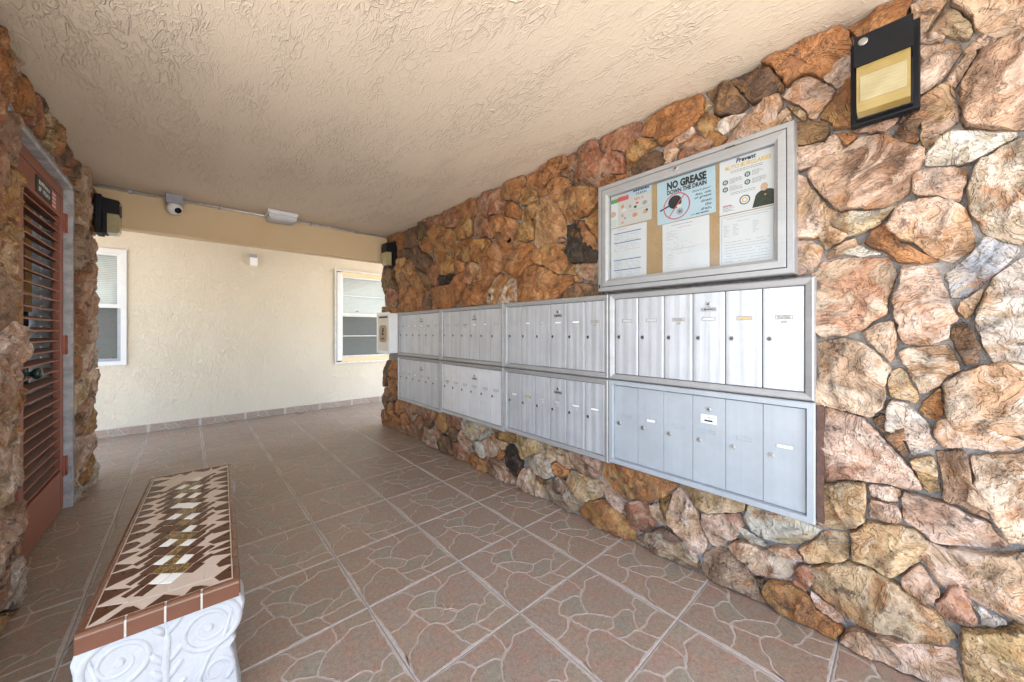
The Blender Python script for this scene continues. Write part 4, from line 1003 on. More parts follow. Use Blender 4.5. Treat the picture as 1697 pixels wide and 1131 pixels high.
def rrect(cy_, cz, hw_, hh, r, n=6):
    P = []
    for q, (sx, sy) in enumerate(((1, 1), (-1, 1), (-1, -1), (1, -1))):
        for i in range(n+1):
            a_ = math.pi/2*(q+i/n); P.append((cy_+sx*(hw_-r)+math.cos(a_)*r, cz+sy*(hh-r)+math.sin(a_)*r))
    return P
m = MB(); m.prism(rrect(4.148, 1.155, 0.105, 0.100, 0.045), 0, 1.7040, 1.7062); em = m.build('emblem', M['emblem_ground'], fd)
pr_ = Print(1.7040, 4.243, 1.065)
m = pr_.poly([(0.055, 0.085), (0.085, 0.095), (0.075, 0.135), (0.10, 0.165), (0.125, 0.150), (0.120, 0.125), (0.105, 0.095), (0.135, 0.085), (0.11, 0.075), (0.095, 0.070), (0.07, 0.075)], 0.0006); m.build('rider_mark', M['ink_black'], em)
pr_.rects('lettering_bar', [(0.050, 0.030, 0.135, 0.042)], M['ink_black'], em, 0.0006)
pr_.rects('lettering_bar', [(0.045, 0.016, 0.14, 0.022)], M['ink_black'], em, 0.0006)
m = MB(); m.box((1.7048, 4.10, 0.985), (1.7062, 4.20, 1.03)); m.build('sticker', M['paper_white'], fd)

# ================================================================ NOTICE CASE
BY0, BY1, BZ0, BZ1 = 0.300, 1.208, 1.412, 2.016
nb = empty('notice_case', (X_MORT-0.02, (BY0+BY1)/2, BZ0), 'glazed aluminium notice case with cork back on the stone wall', 'notice board')
XB = 1.768
def rectB(i, x): return [(x, BY0+i, BZ0+i), (x, BY1-i, BZ0+i), (x, BY1-i, BZ1-i), (x, BY0+i, BZ1-i)]
m = MB(); m.loops([rectB(0, X_MORT-0.01), rectB(0, XB+0.004), rectB(0.003, XB), rectB(0.022, XB), rectB(0.0235, XB+0.004)], 0, False, True); m.build('outer_frame', M['board_frame'], nb)
m = MB(); m.loops([rectB(0.0225, XB+0.006), rectB(0.0225, XB+0.0062), rectB(0.0262, XB+0.0062), rectB(0.0262, XB+0.006)], 0, False, True); m.build('door_gap', M['shadow_gap'], nb)
m = MB(); m.loops([rectB(0.0260, XB+0.012), rectB(0.0260, XB+0.001), rectB(0.028, XB-0.001), rectB(0.052, XB-0.003), rectB(0.060, XB+0.003), rectB(0.066, XB+0.006), rectB(0.066, XB+0.040)], 0, False, True); fdoor = m.build('door_frame', M['board_frame'], nb)
m = MB(); m.box((XB+0.020, BY0+0.066, BZ0+0.066), (XB+0.022, BY1-0.066, BZ1-0.066)); m.build('pane', M['clear_pane'], fdoor)
m = MB(); m.disc((XB-0.002, 0.760, 1.978), (-1, 0, 0), 0.012, 0.005, 18, 0, 0.002); m.disc((XB-0.0065, 0.760, 1.978), (-1, 0, 0), 0.006, 0.001, 12, 1); m.build('lock', [M['steel_lock'], M['dark_lock']], fdoor)
m = MB(); m.box((XB-0.0015, 0.505, 1.990), (XB+0.004, 0.545, 1.996)); m.build('latch', M['dark_lock'], nb)
m = MB(); m.box((XB-0.002, 1.192, 1.430), (XB+0.002, 1.200, 1.450)); m.build('hinge_cap', M['black_metal'], nb)
XC = XB+0.036
m = MB(); m.box((XC, BY0+0.03, BZ0+0.03), (XC+0.012, BY1-0.03, BZ1-0.03)); m.build('cork_back', M['cork'], nb)
# drawing pins and sheets
rp = random.Random(77)
def sheet_of(name, label, y_l, z_b, w_, h_, mat, tilt=0.0, lift=0.001):
    s_ = Print(XC-lift, y_l, z_b, tilt); nu, nv = 6, 4
    t = empty(name, s_.P(w_/2, 0, 0), label, 'notice')
    m = MB(); vs = []; fs = []
    sd_ = rp.random()*10
    for d in (0.0, -0.0006):
        for j in range(nv+1):
            for i in range(nu+1):
                vs.append(s_.P(w_*i/nu, h_*j/nv, d))
    n1 = (nu+1)*(nv+1)
    for j in range(nv):
        for i in range(nu):
            a = j*(nu+1)+i; fs.append((a, a+1, a+nu+2, a+nu+1)); fs.append((n1+a, n1+a+nu+1, n1+a+nu+2, n1+a+1))
    for i in range(nu): fs.append((i, n1+i, n1+i+1, i+1)); a = nv*(nu+1)+i; fs.append((a, a+1, n1+a+1, n1+a))
    for j in range(nv): a = j*(nu+1); fs.append((a, a+nu+1, n1+a+nu+1, n1+a)); a += nu; fs.append((a, n1+a, n1+a+nu+1, a+nu+1))
    m.add(vs, fs); m.build('paper', M[mat], t); return t, s_
E1 = 0.0009; E2 = 0.0013
# 1: no grease
t, s_ = sheet_of('poster', 'pale blue NO GREASE DOWN THE DRAIN poster with crossed out frying pan', 0.868, 1.728, 0.276, 0.217, 'paper_blue', 0.012, 0.0035)
s_.text('lettering', 'NO GREASE', 0.052, 0.165, 0.186, M['ink_black'], t, 0.055, 0, 0.040, E2)
s_.text('lettering', 'DOWN THE DRAIN', 0.052, 0.140, 0.186, M['ink_black'], t, 0.04, 0, 0.0225, E2)
for i, (tx_, w_) in enumerate((("Don't pour", 0.084), ('fats, oils', 0.070), ('or grease', 0.074), ('down', 0.046), ('the', 0.027), ('drain.', 0.046))):
    s_.text('lettering', tx_, 0.258-w_, 0.116-i*0.0185, w_, M['ink_navy'], t, 0.01, 0.25, 0.0125, E2)
s_.text('lettering', 'visit', 0.166, 0.010, 0.018, M['ink_navy'], t, 0.005, 0.2, 0.0060, E2); s_.rects('small_print', [(0.188, 0.0105, 0.206, 0.0145)], M['ink_navy'], t, E2); s_.rects('small_print', [(0.209, 0.0105, 0.246, 0.0145)], M['ink_navy'], t, E2)
cu, cv = 0.098, 0.075
s_.ring('frying_pan', cu-0.008, cv+0.022, 0.0, 0.033, M['ink_black'], t, E1)
m = s_.poly([(cu-0.036, cv+0.014), (cu-0.034, cv+0.006), (cu-0.083, cv-0.009), (cu-0.085, cv-0.002)], E1); m.build('pan_handle', M['ink_black'], t)
s_.ring('fat_patch', cu+0.012, cv-0.002, 0.0, 0.013, M['paper_white'], t, E1+0.0002, 14, sq=0.55)
s_.ring('drain', cu+0.016, cv-0.030, 0.0, 0.0155, M['ink_black'], t, E1+0.0002, 20)
s_.ring('drain_rim', cu+0.016, cv-0.030, 0.0115, 0.014, M['paper_white'], t, E1+0.0004, 20)
for i in range(6):
    a_ = i*math.pi/3; s_.ring('drain_hole', cu+0.016+math.cos(a_)*0.007, cv-0.030+math.sin(a_)*0.007, 0, 0.0025, M['paper_white'], t, E1+0.0005, 8)
s_.ring('prohibition_ring', cu, cv, 0.060, 0.0655, M['ink_red'], t, E1+0.0007, 48)
a_ = R(52); q = 0.0026; dx, dy = math.cos(a_)*0.060, math.sin(a_)*0.060; ox, oy = -math.sin(a_)*q, math.cos(a_)*q
m = s_.poly([(cu-dx+ox, cv-dy+oy), (cu-dx-ox, cv-dy-oy), (cu+dx-ox, cv+dy-oy), (cu+dx+ox, cv+dy+oy)], E1+0.0008); m.build('prohibition_bar', M['ink_red'], t)
s_.ring('small_seal', 0.258, 0.022, 0.0, 0.007, M['paper_white'], t, E1, 14); s_.ring('small_seal', 0.258, 0.022, 0.0, 0.003, M['ink_green'], t, E2, 10)
# 2: auto burglaries
t, s_ = sheet_of('poster', 'white AUTO BURGLARIES prevention poster with a uniformed figure', 0.577, 1.708, 0.212, 0.254, 'paper_white', 0.0, 0.0030)
s_.rects('print_band', [(0.0, 0.236, 0.212, 0.254)], M['ink_pale'], t, 0.0006)
s_.text('lettering', 'Prevent', 0.066, 0.218, 0.076, M['ink_navy'], t, 0.03, 0.25, 0.021, E2)
s_.text('lettering', 'AUTO BURGLARIES', 0.020, 0.196, 0.176, M['ink_gold'], t, 0.025, 0.15, 0.018, E2)
s_.lines('small_print', 0.045, 0.165, 0.176, 0.186, 0.007, M['ink_grey'], t, rp, 0.003)
for (cu, cv) in ((0.024, 0.144), (0.024, 0.112), (0.110, 0.156), (0.110, 0.122)):
    m = s_.poly([(cu+math.cos(R(30+60*i))*0.0125, cv+math.sin(R(30+60*i))*0.0125) for i in range(6)], E1); m.build('icon', M['ink_teal'], t)
    s_.ring('icon_mark', cu, cv, 0.003, 0.006, M['paper_white'], t, E2, 14)
    s_.lines('small_print', cu+0.017, cu+0.068, cv-0.012, cv+0.008, 0.006, M['ink_grey'], t, rp, 0.0028)
s_.lines('small_print', 0.045, 0.140, 0.076, 0.089, 0.007, M['ink_grey'], t, rp, 0.003)
s_.lines('small_print', 0.014, 0.062, 0.012, 0.032, 0.0065, M['ink_grey'], t, rp, 0.0028); s_.rects('lettering_bar', [(0.014, 0.036, 0.05, 0.0395)], M['ink_red'], t, E1)
s_.ring('seal', 0.100, 0.048, 0.0165, 0.0205, M['ink_navy'], t, E1, 28); s_.ring('seal_star', 0.100, 0.048, 0.0, 0.0125, M['ink_gold'], t, E1, 5)
s_.ring('seal_star', 0.100, 0.048, 0.0, 0.0065, M['paper_white'], t, E2, 12)
m = s_.poly([(0.128, 0.004), (0.205, 0.004), (0.205, 0.064), (0.196, 0.070), (0.178, 0.074), (0.165, 0.074), (0.148, 0.064), (0.140, 0.054)], E1); m.build('figure_uniform', M['ink_uniform'], t)
s_.ring('figure_head', 0.171, 0.084, 0.0, 0.0135, M['ink_tan'], t, E2, 20, sq=1.25); s_.rects('badge', [(0.172, 0.048, 0.178, 0.053)], M['ink_gold'], t, E2)
# 3: clean
t, s_ = sheet_of('poster', 'recycling poster with green and red headings at the left of the case', 1.154, 1.770, 0.254, 0.186, 'paper_grey', 0.0, 0.0030)
s_.rects('heading', [(0.0, 0.138, 0.056, 0.160)], M['ink_green'], t); s_.rects('heading', [(0.056, 0.140, 0.122, 0.165)], M['ink_red'], t); s_.rects('heading', [(0.122, 0.150, 0.254, 0.182)], M['paper_blue'], t)
s_.rects('white_column', [(0.0, 0.0, 0.056, 0.137)], M['paper_white'], t)
s_.text('lettering', 'CLEAN', 0.165, 0.150, 0.060, M['ink_navy'], t, 0.02, 0, 0.013, E2); s_.lines('small_print', 0.150, 0.242, 0.166, 0.169, 0.02, M['ink_navy'], t, rp, 0.010)
s_.text('lettering', 'NO X', 0.158, 0.122, 0.052, M['ink_red'], t, 0.02, 0, 0.014, E2)
for (cu, cv, r_, mt) in ((0.025, 0.075, 0.024, 'ink_tan'), (0.085, 0.108, 0.014, 'ink_orange'), (0.095, 0.086, 0.015, 'paper_white'), (0.132, 0.098, 0.012, 'ink_grey'), (0.162, 0.088, 0.011, 'ink_black'), (0.172, 0.106, 0.010, 'ink_red'),
                         (0.215, 0.098, 0.017, 'ink_grey'), (0.085, 0.058, 0.015, 'ink_tan'), (0.100, 0.040, 0.010, 'ink_grey'), (0.160, 0.045, 0.018, 'ink_orange'), (0.218, 0.048, 0.017, 'ink_tan'), (0.085, 0.018, 0.009, 'ink_orange'), (0.228, 0.056, 0.009, 'ink_black')):
    m = s_.poly([(cu+math.cos(i*math.pi/5)*r_*rp.uniform(.55, 1.05), cv+math.sin(i*math.pi/5)*r_*rp.uniform(.5, .85)) for i in range(10)], E1+rp.uniform(0, .0003)); m.build('picture', M[mt], t)
s_.lines('small_print', 0.004, 0.050, 0.006, 0.040, 0.008, M['ink_green'], t, rp, 0.002); s_.lines('small_print', 0.125, 0.245, 0.070, 0.072, 0.008, M['ink_grey'], t, rp, 0.002)
# 4-6: typed sheets
t, s_ = sheet_of('typed_sheet', 'typed sheet with blue rules under the recycling poster', 1.152, 1.462, 0.222, 0.303, 'paper_white', -0.008, 0.0015)
s_.lines('small_print', 0.05, 0.17, 0.286, 0.290, 0.006, M['ink_red'], t, rp, 0.0022)
for v in (0.268, 0.215, 0.118, 0.062, 0.016):
    s_.rects('blue_rule', [(0.026, v, 0.190, v+0.005)], M['ink_blue'], t)
    s_.lines('small_print', 0.030, 0.085, max(v-0.050, 0.004), v-0.008, 0.007, M['ink_grey'], t, rp, 0.0018, fill=0.8); s_.lines('small_print', 0.095, 0.185, max(v-0.048, 0.004), v-0.012, 0.010, M['ink_grey'], t, rp, 0.0018, fill=0.7)
t, s_ = sheet_of('typed_sheet', 'typed sheet under the NO GREASE poster', 0.842, 1.464, 0.222, 0.262, 'paper_white', 0.004, 0.0015)
s_.lines('small_print', 0.045, 0.185, 0.240, 0.246, 0.008, M['ink_blue'], t, rp, 0.0022); s_.lines('small_print', 0.075, 0.150, 0.226, 0.230, 0.008, M['ink_red'], t, rp, 0.002)
s_.lines('small_print', 0.018, 0.080, 0.176, 0.218, 0.008, M['ink_grey'], t, rp, 0.0016, fill=0.7); s_.lines('small_print', 0.02, 0.16, 0.10, 0.158, 0.011, M['ink_grey'], t, rp, 0.0014, fill=0.5); s_.rects('rule', [(0.02, 0.128, 0.205, 0.1286)], M['ink_grey'], t)
s_.lines('small_print', 0.02, 0.055, 0.03, 0.098, 0.0125, M['ink_grey'], t, rp, 0.0014)
t, s_ = sheet_of('typed_sheet', 'typed sheet with a ruled border under the burglary poster', 0.577, 1.462, 0.212, 0.242, 'paper_white', 0.0, 0.0015)
for r_ in ((0.008, 0.004, 0.0095, 0.234), (0.203, 0.004, 0.2045, 0.234), (0.0095, 0.2325, 0.203, 0.234)): s_.rects('rule', [r_], M['ink_grey'], t)
s_.lines('small_print', 0.03, 0.185, 0.218, 0.222, 0.007, M['ink_grey'], t, rp, 0.0022); s_.lines('small_print', 0.07, 0.135, 0.204, 0.206, 0.007, M['ink_grey'], t, rp, 0.002)
for u in (0.018, 0.055, 0.130): s_.lines('small_print', u, u+0.022, 0.140, 0.194, 0.0068, M['ink_grey'], t, rp, 0.0016)
s_.lines('small_print', 0.020, 0.19, 0.03, 0.118, 0.0125, M['ink_grey'], t, rp, 0.0018, fill=0.85)

# signs on the door
XS = XD
ds = empty('door_sign', (XS, 3.33, 1.99), 'small black sign with white lettering on the louvred door', 'sign')
m = MB(); m.box((XS+0.0003, 3.180, 1.945), (XS+0.003, 3.480, 2.040)); m.build('plate', M['ink_black'], ds)
rs = random.Random(3); m = MB()       # two lines of letters too small to read
for z_, n_ in ((1.999, 8), (1.962, 9)):
    for k in range(n_):
        if n_ == 9 and k == 2: continue
        ya = 3.225+k*0.215/n_; w_ = 0.215/n_*0.72
        m.box((XS+0.0030, ya, z_), (XS+0.0036, ya+w_*0.34, z_+0.025)); m.box((XS+0.0030, ya+w_*0.34, z_+rs.choice((0.0, 0.010, 0.019))), (XS+0.0036, ya+w_, z_+rs.choice((0.006, 0.016, 0.025))+0.0005))
m.build('small_print', M['paper_white'], ds)['kind'] = 'stuff'
ds = empty('door_sticker', (XS, 3.53, 1.99), 'small red and white sticker beside the black door sign', 'sign')
m = MB(); m.box((XS+0.0003, 3.487, 1.938), (XS+0.0022, 3.575, 2.040)); m.build('plate', M['ink_red'], ds)
m = MB()
for i in range(4): m.box((XS+0.0022, 3.497, 1.947+i*0.024), (XS+0.0028, 3.565, 1.958+i*0.024))
m.build('print', M['ink_pale'], ds)

# ================================================================ LAMPS
def wall_pack(label, place, lens, mirror=False):
    """place(a, up, out): a across the wall from the lamp's centre, up from its base, out from the wall"""
    org = place(0, 0, 0); t = empty('wall_lamp', org, label, 'lamp', 'wall pack lamps')
    def B(m, a0, a1, u0, u1, d0, d1, mi=0):
        p, q = place(a0, u0, d0), place(a1, u1, d1); m.bbox(p, q, 0.004, mi)
    m = MB(); B(m, -0.084, 0.084, 0.0, 0.296, 0.0, 0.036); m.build('back_plate', M['black_metal'], t)
    # hood: wedge
    m = MB(); pr = [(0.036, 0.280), (0.120, 0.268), (0.128, 0.262), (0.128, 0.162), (0.036, 0.162)]
    m.loops([[place(a, u, d) for d, u in pr] for a in (-0.068, 0.068)], 0, False, True, True, True); m.build('hood', M['black_metal'], t)
    m = MB(); B(m, -0.068, 0.068, 0.008, 0.162, 0.036, 0.062); m.build('lens_seat', M['black_metal'], t)
    m = MB(); pr = [(0.062, 0.161), (0.124, 0.161), (0.127, 0.150), (0.124, 0.030), (0.112, 0.012), (0.062, 0.012)]
    m.loops([[place(a, u, d) for d, u in pr] for a in (-0.062, 0.062)], 0, False, True, True, True); le = m.build('lens', M[lens], t)
    m = MB(); B(m, -0.054, 0.054, 0.040, 0.125, 0.124, 0.1275); m.build('lens_window', M['lamp_lens_clear'] if lens == 'lamp_lens' else M[lens], le)
    m = MB(); m.disc(place(0.046, 0.240, 0.1275), Vector(place(0, 0, 1))-Vector(place(0, 0, 0)), 0.0125, 0.004, 18, 0, 0.002); m.build('photocell', M['steel_lock'], t)
    return t
wall_pack('black wall lamp with amber lens high on the near stone wall', lambda a, u, d: (1.822-d, 0.056+a, 1.922+u), 'lamp_lens')
wall_pack('small black wall lamp at the far end of the mailbox wall', lambda a, u, d: (1.838-d, 4.135+a, 1.950+u), 'lamp_lens_clear')
wall_pack('black wall lamp with pale lens on the left stone pillar', lambda a, u, d: (-0.520+d, 4.190-a, 1.930+u), 'lamp_lens_clear')

# conduit, camera, canopy light, sensor light
cd = empty('conduit', (0.6, Y_BEAM-0.014, 2.33), 'thin galvanised conduit running along the top of the header beam', 'conduit')
m = MB(); m.tube([(X_LEFT+0.03, Y_BEAM-0.0125, 2.334), (X_MORT-0.03, Y_BEAM-0.0125, 2.334)], 0.0115, 12); m.build('pipe', M['conduit_metal'], cd)
for x in (-0.35, 0.22, 0.98, 1.45):
    m = MB(); m.box((x-0.008, Y_BEAM-0.026, 2.318), (x+0.008, Y_BEAM-0.0002, 2.3475)); m.build('strap', M['grey_box'], cd)
for x in (0.46, 1.22):
    m = MB(); m.tube([(x-0.022, Y_BEAM-0.0125, 2.334), (x+0.022, Y_BEAM-0.0125, 2.334)], 0.0135, 12); m.build('coupling', M['conduit_metal'], cd)
sc = empty('security_camera', (-0.082, 4.25, 2.25), 'white dome security camera on a grey junction box under the beam', 'camera')
m = MB(); m.bbox((-0.137, 4.175, 2.268), (-0.027, Y_BEAM-0.028, 2.3465), 0.004); m.build('junction_box', M['grey_box'], sc)
m = MB(); m.tube([(-0.082, 4.232, 2.268), (-0.082, 4.232, 2.250)], [0.050, 0.050], 24); m.build('base', M['white_plastic'], sc)
def ball(m, c, r, n=20, k=12, sz=1.0, mi=0):
    L = [[(c[0]+r*math.sin(math.pi*(j+0.02)/k*(k/(k+0.04)))*math.cos(2*math.pi*i/n), c[1]+r*math.sin(math.pi*(j+0.02)/k*(k/(k+0.04)))*math.sin(2*math.pi*i/n), c[2]+r*sz*math.cos(math.pi*(j+0.02)/k*(k/(k+0.04)))) for i in range(n)] for j in range(k+1)]
    m.loops(L, mi, True, True, True, True)
m = MB(); ball(m, (-0.082, 4.230, 2.235), 0.052); dome = m.build('dome', M['white_plastic'], sc)
dv = Vector((0.42, -0.72, -0.36)).normalized(); cc = Vector((-0.082, 4.230, 2.235))
m = MB(); m.disc(cc+dv*0.046, dv, 0.024, 0.008, 20, 0, 0.002); m.build('lens_face', M['black_metal'], dome)
cl = empty('canopy_light', (0.685, 4.17, 2.29), 'white box light with clear prismatic lens on the ceiling before the beam', 'lamp')
m = MB(); m.bbox((0.562, 4.055, 2.310), (0.818, 4.285, H_CEIL-0.0006), 0.010)
for i in range(7): m.bbox((0.572+i*0.036, 4.050, 2.312), (0.584+i*0.036, 4.056, 2.342), 0.002)
m.build('housing', M['white_plastic'], cl)
m = MB(); a_ = [(0.575, 4.070), (0.805, 4.070), (0.805, 4.272), (0.575, 4.272)]; b2 = [(0.595, 4.095), (0.785, 4.095), (0.785, 4.250), (0.595, 4.250)]
m.loops([[(x, y, 2.311) for x, y in a_], [(x, y, 2.284) for x, y in a_], [(x, y, 2.268) for x, y in b2]], 0, False, True, False, True); m.build('lens', M['ink_pale'], cl)
sn = empty('sensor_light', (0.66, Y_BACK, 2.06), 'small white sensor light on the cream stucco wall', 'lamp')
m = MB(); m.bbox((0.622, Y_BACK-0.055, 2.068), (0.706, Y_BACK+0.004, 2.180), 0.008); m.build('shade', M['white_plastic'], sn)
m = MB(); m.bbox((0.618, Y_BACK-0.045, 2.182), (0.700, Y_BACK+0.004, 2.222), 0.006); m.build('base', M['grey_box'], sn)

# ================================================================ BENCH
bx, by, ba = -0.012, 2.008, R(-3.15)
bench = empty('mosaic_bench', (bx, by, 0), 'low garden bench with brown mosaic top and white scrolled plaster legs', 'bench'); bench.rotation_euler = (0, 0, ba)
def bput(m, name, mats, parent=None):
    """local bench coordinates"""
    xs = list(zip(*m.v)); c = tuple((min(k)+max(k))/2 for k in xs)
    o = bpy.data.objects.new(name, m.mesh(name, mats, c)); link(o); p = parent or bench; o.parent = p
    o.location = Vector(c) if parent is None else Vector(c)-parent.location
    return o
BW, BL, BZ = 0.307, 1.215, 0.420; hx, hy = BW/2, BL/2
m = MB(); m.box((-hx-0.0095, -hy-0.0095, BZ-0.049), (hx+0.0095, hy+0.0095, BZ-0.0065)); bput(m, 'slab', M['white_grout'])
rb = random.Random(9)
def edge_tile(u0, u1, side, name='edge_tile'):
    """bullnose trim: runs u0..u1 along one side"""
    pr = [(-0.004, -0.0005), (0.004, 0.0002), (0.0075, -0.0008), (0.0105, -0.003), (0.0128, -0.006), (0.014, -0.010), (0.0142, -0.050), (0.0, -0.050), (0.0, -0.006), (-0.004, -0.006)]
    def T(u, o, z):
        if side == 0: return (u, -hy-o, BZ+z)
        if side == 1: return (hx+o, u, BZ+z)
        if side == 2: return (u, hy+o, BZ+z)
        return (-hx-o, u, BZ+z)
    m = MB(); j = rb.uniform(-0.0006, 0.0006)
    m.loops([[T(u, o+j, z) for o, z in pr] for u in (u0, u1)], 0, False, True, True, True)
    o = bput(m, name, M['brown_edge'])
    return o
g_ = 0.0024
n_ = 4
for s_ in (0, 2):
    for i in range(n_): edge_tile(-hx+BW*i/n_+(g_ if i else -0.010), -hx+BW*(i+1)/n_-(g_ if i < n_-1 else -0.010), s_)
n_ = 18
for s_ in (1, 3):
    for i in range(n_): edge_tile(-hy+BL*i/n_+g_, -hy+BL*(i+1)/n_-g_, s_)
m = MB(); m.box((-hx+0.004, -hy+0.004, BZ-0.0046), (hx-0.004, hy-0.004, BZ-0.0020)); bput(m, 'grout_bed', M['white_grout'])
PIECES = []
def piece(poly, mat, dz=0.0):
    poly = [(x+0.007*noise.noise(Vector((x*16, y*16, 1.3)))*(1 if abs(x) < hx-0.02 else 0), y+0.008*noise.noise(Vector((x*16, y*16, 7.9)))*(1 if abs(y) < hy-0.03 else 0)) for x, y in poly]
    q = inset(poly, 0.0013)
    a = sum(q[i][0]*q[(i+1) % len(q)][1]-q[(i+1) % len(q)][0]*q[i][1] for i in range(len(q)))/2
    if abs(a) < 2.5e-5: return
    if a < 0: q = q[::-1]
    q1 = inset(q, 0.0007); j = rb.uniform(-0.0002, 0.0002)
    m = MB(); m.loops([[(x, y, BZ-0.0021) for x, y in q], [(x, y, BZ-0.0006+j+dz) for x, y in q], [(x, y, BZ+0.0001+j+dz) for x, y in q1]], 0, False, True, False, True)
    o = bput(m, 'mosaic_piece', M[mat])
# centre band of lozenges
cwx, cwy = 0.034, 0.030      # half diagonals
ys = -hy+0.125
ROWS = int((BL-0.235)/cwy)
for r_ in range(ROWS):
    for c_ in range(-3, 4):
        if (r_+c_) % 2: continue
        cx_, cy_ = c_*cwx*0.78+rb.uniform(-.0015, .0015), ys+r_*cwy+rb.uniform(-.001, .001)
        ax, ay = cwx*0.78, cwy
        if abs(c_) == 3 and rb.random() < 0.35: continue
        # lozenges lean: shear along the bench
        sh = 0.42
        P = [(cx_-ax, cy_-sh*ax+sh*cx_*0), (cx_, cy_-ay), (cx_+ax, cy_+sh*ax), (cx_, cy_+ay)]
        P = [(x, y+sh*cx_) for x, y in P]
        k = (r_+3*c_) % 6
        if abs(c_) >= 2: mat = 'brown_glaze'
        elif abs(c_) == 1 and (r_ + c_) % 4 == 0 and rb.random() < 0.88: mat = 'white_glass'
        elif rb.random() < 0.02: mat = 'white_glass'
        elif rb.random() < 0.62: mat = 'gold_glass'
        else: mat = 'brown_glaze'
        if min(p[1] for p in P) < -hy+0.07 or max(p[1] for p in P) > hy-0.07: continue
        if abs(c_) == 3: P = [P[0], ((P[1][0]+P[0][0])/2, P[1][1]), P[2], ((P[3][0]+P[2][0])/2, P[3][1])]
        piece(P, mat)
# brown teeth along the edges and beige pieces between them
xi = hx-0.006; xc = 0.098
for sgn in (-1, 1):
    y = -hy+0.010
    prev = None
    while y < hy-0.045:
        w_ = rb.uniform(0.050, 0.092); l_ = rb.uniform(0.042, 0.072)
        y2 = min(y+w_, hy-0.010)
        ya, yb_ = y+0.002, y2-0.004
        tipy = (ya+yb_)/2+rb.uniform(-0.012, 0.016)
        kind = rb.random()
        if kind < 0.30: P = [(sgn*xi, ya), (sgn*(xi-l_), tipy), (sgn*xi, yb_)]
        elif kind < 0.60: P = [(sgn*xi, ya), (sgn*(xi-l_*0.75), ya+0.004), (sgn*(xi-l_), tipy), (sgn*xi, yb_)]
        else: P = [(sgn*xi, ya), (sgn*(xi-l_*0.8), tipy-0.3*w_), (sgn*(xi-l_), tipy+0.02*w_), (sgn*(xi-l_*0.7), tipy+0.28*w_), (sgn*xi, yb_)]
        piece(P, 'brown_glaze')
        # beige piece between this tooth and the centre band
        tip = (sgn*(xi-l_-0.001), tipy)
        if prev is not None:
            pt, pyb = prev
            B_ = [pt, (sgn*(xi-0.001), pyb+0.002), (sgn*(xi-0.001), ya-0.0005), tip, (sgn*min(0.083, abs(tip[0])-0.008), tipy), (sgn*min(0.083, abs(pt[0])-0.008), pt[1])]
            piece(B_, 'beige_glaze', -0.0007)
        prev = (tip, yb_); y = y2
for sgn in (-1, 1):      # ends
    x = -hx+0.035
    ye = sgn*(hy-0.006)
    while x < hx-0.075:
        w_ = rb.uniform(0.055, 0.085); x2 = min(x+w_, hx-0.035); l_ = rb.uniform(0.028, 0.045)
        tx_ = (x+x2)/2+rb.uniform(-.015, .015)
        P = [(x+0.002, ye), (tx_-0.008, ye-sgn*l_), (tx_+0.014, ye-sgn*l_*0.8), (x2-0.002, ye)] if rb.random() < 0.5 else [(x+0.002, ye), (tx_, ye-sgn*l_), (x2-0.002, ye)]
        piece(P, 'brown_glaze'); x = x2
    for q in ([(-0.080, ye-sgn*0.050), (0.0, ye-sgn*0.048), (-0.01, ye-sgn*0.085), (-0.075, ye-sgn*0.080)], [(0.003, ye-sgn*0.048), (0.082, ye-sgn*0.050), (0.078, ye-sgn*0.078), (-0.006, ye-sgn*0.085)]): piece(q, 'beige_glaze', -0.0007)
m = MB(); m.box((-hx+0.0055, -hy+0.0055, BZ-0.0021), (hx-0.0055, hy-0.0055, BZ-0.0013)); bput(m, 'beige_field', M['beige_glaze'])

# a dry twig left on the floor
tw = empty('dry_twig', (0.82, 1.30, 0.002), 'small dry brown twig lying on the floor tiles', 'twig')
for P in ([(0.786, 1.320, 0.004), (0.808, 1.312, 0.008), (0.834, 1.298, 0.005), (0.848, 1.276, 0.004)], [(0.808, 1.312, 0.008), (0.816, 1.330, 0.010), (0.814, 1.346, 0.006)], [(0.826, 1.303, 0.006), (0.841, 1.310, 0.012), (0.858, 1.312, 0.008)], [(0.798, 1.316, 0.006), (0.792, 1.300, 0.008), (0.778, 1.294, 0.005)]):
    m = MB(); m.tube(P, 0.0013, 6); m.build('stem', M['ink_tan'], tw)

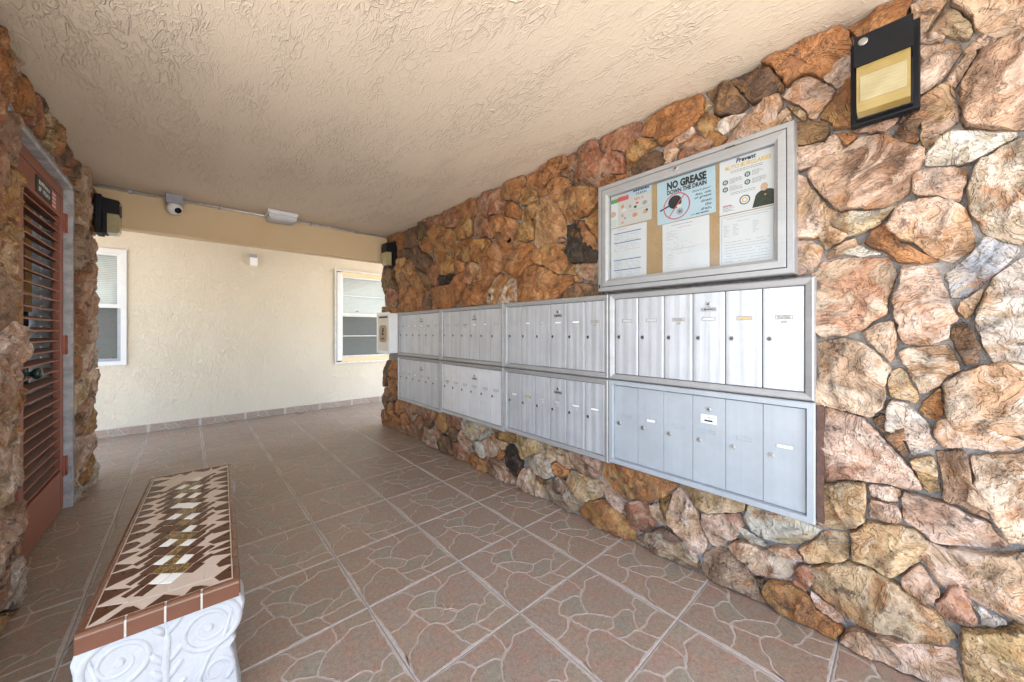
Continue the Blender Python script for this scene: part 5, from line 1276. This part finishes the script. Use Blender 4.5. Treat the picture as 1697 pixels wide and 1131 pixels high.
# legs
half = [(0.0, 0.150), (0.012, 0.168), (0.040, 0.172), (0.075, 0.166), (0.110, 0.162), (0.150, 0.158), (0.185, 0.152), (0.200, 0.146), (0.208, 0.148), (0.222, 0.158), (0.245, 0.150), (0.252, 0.138), (0.258, 0.140), (0.275, 0.163), (0.300, 0.176), (0.325, 0.180), (0.345, 0.174), (0.358, 0.164), (0.3675, 0.160)]
def make_leg(yc):
    th = 0.055; m = MB()
    pr = [(x, z) for z, x in half] + [(-x, z) for z, x in reversed(half)]
    def ring(y, s_): return [(x*s_-0.026*0, y, z) for x, z in pr]
    m.loops([ring(yc-th, 0.965), ring(yc-th+0.006, 0.992), ring(yc-th+0.014, 1.0), ring(yc+th-0.014, 1.0), ring(yc+th-0.006, 0.992), ring(yc+th, 0.965)], 0, False, True, True, True)
    lg = bput(m, 'leg', M['plaster_white'])
    yf = yc-th
    for sg in (-1, 1):
        cx_, cz_ = sg*0.092, 0.290
        pts = []; rad = []
        for i in range(64):
            t = i/63; a = sg*(R(80)-t*R(360*2.35)); r_ = 0.072*(1-t)**0.9+0.006
            px_, pz_ = cx_+math.cos(a if sg > 0 else math.pi-(-a))*r_ if False else cx_+sg*math.cos(R(95)-t*R(360*2.3))*r_, cz_+math.sin(R(95)-t*R(360*2.3))*r_*0.98
            pts.append((px_, yf+0.0045, pz_)); rad.append(0.0085*(1-t)+0.004)
        m = MB(); m.tube(pts, rad, 8); m.disc((cx_, yf+0.003, cz_), (0, -1, 0), 0.012, 0.008, 16, 0, 0.004); bput(m, 'volute', M['plaster_white'], lg)
        # lower counter scroll
        pts = []; rad = []
        for i in range(40):
            t = i/39; r_ = 0.036*(1-t)+0.005; a = R(-60)+t*R(520)
            pts.append((sg*(0.112)+sg*math.cos(a)*r_, yf+0.004, 0.150+math.sin(a)*r_)); rad.append(0.007*(1-t)+0.003)
        m = MB(); m.tube(pts, rad, 8)
        m.tube([(sg*0.150, yf+0.002, 0.335), (sg*0.128, yf+0.002, 0.245), (sg*0.092, yf+0.002, 0.205), (sg*0.070, yf+0.002, 0.150), (sg*0.082, yf+0.002, 0.09)], [0.006, 0.007, 0.008, 0.008, 0.004], 8); bput(m, 'scroll', M['plaster_white'], lg)
    # acanthus between the volutes
    m = MB(); m.tube([(0, yf+0.006, 0.352), (0.002, yf+0.005, 0.30), (-0.002, yf+0.005, 0.24), (0, yf+0.006, 0.16), (0, yf+0.006, 0.06)], [0.006, 0.010, 0.012, 0.010, 0.004], 8)
    for (z_, l_, up_) in ((0.335, 0.030, 0.018), (0.250, 0.034, 0.026), (0.205, 0.030, 0.022), (0.150, 0.038, 0.020), (0.095, 0.036, 0.014)):
        for sg in (-1, 1):
            m.tube([(sg*0.002, yf+0.006, z_-0.02), (sg*l_*0.5, yf+0.005, z_+up_*0.35-0.006), (sg*l_, yf+0.006, z_+up_), (sg*l_*0.85, yf+0.007, z_+up_+0.010)], [0.007, 0.012, 0.010, 0.004], 8)
    bput(m, 'leaf_relief', M['plaster_white'], lg)
make_leg(-hy+0.072); make_leg(hy-0.10)
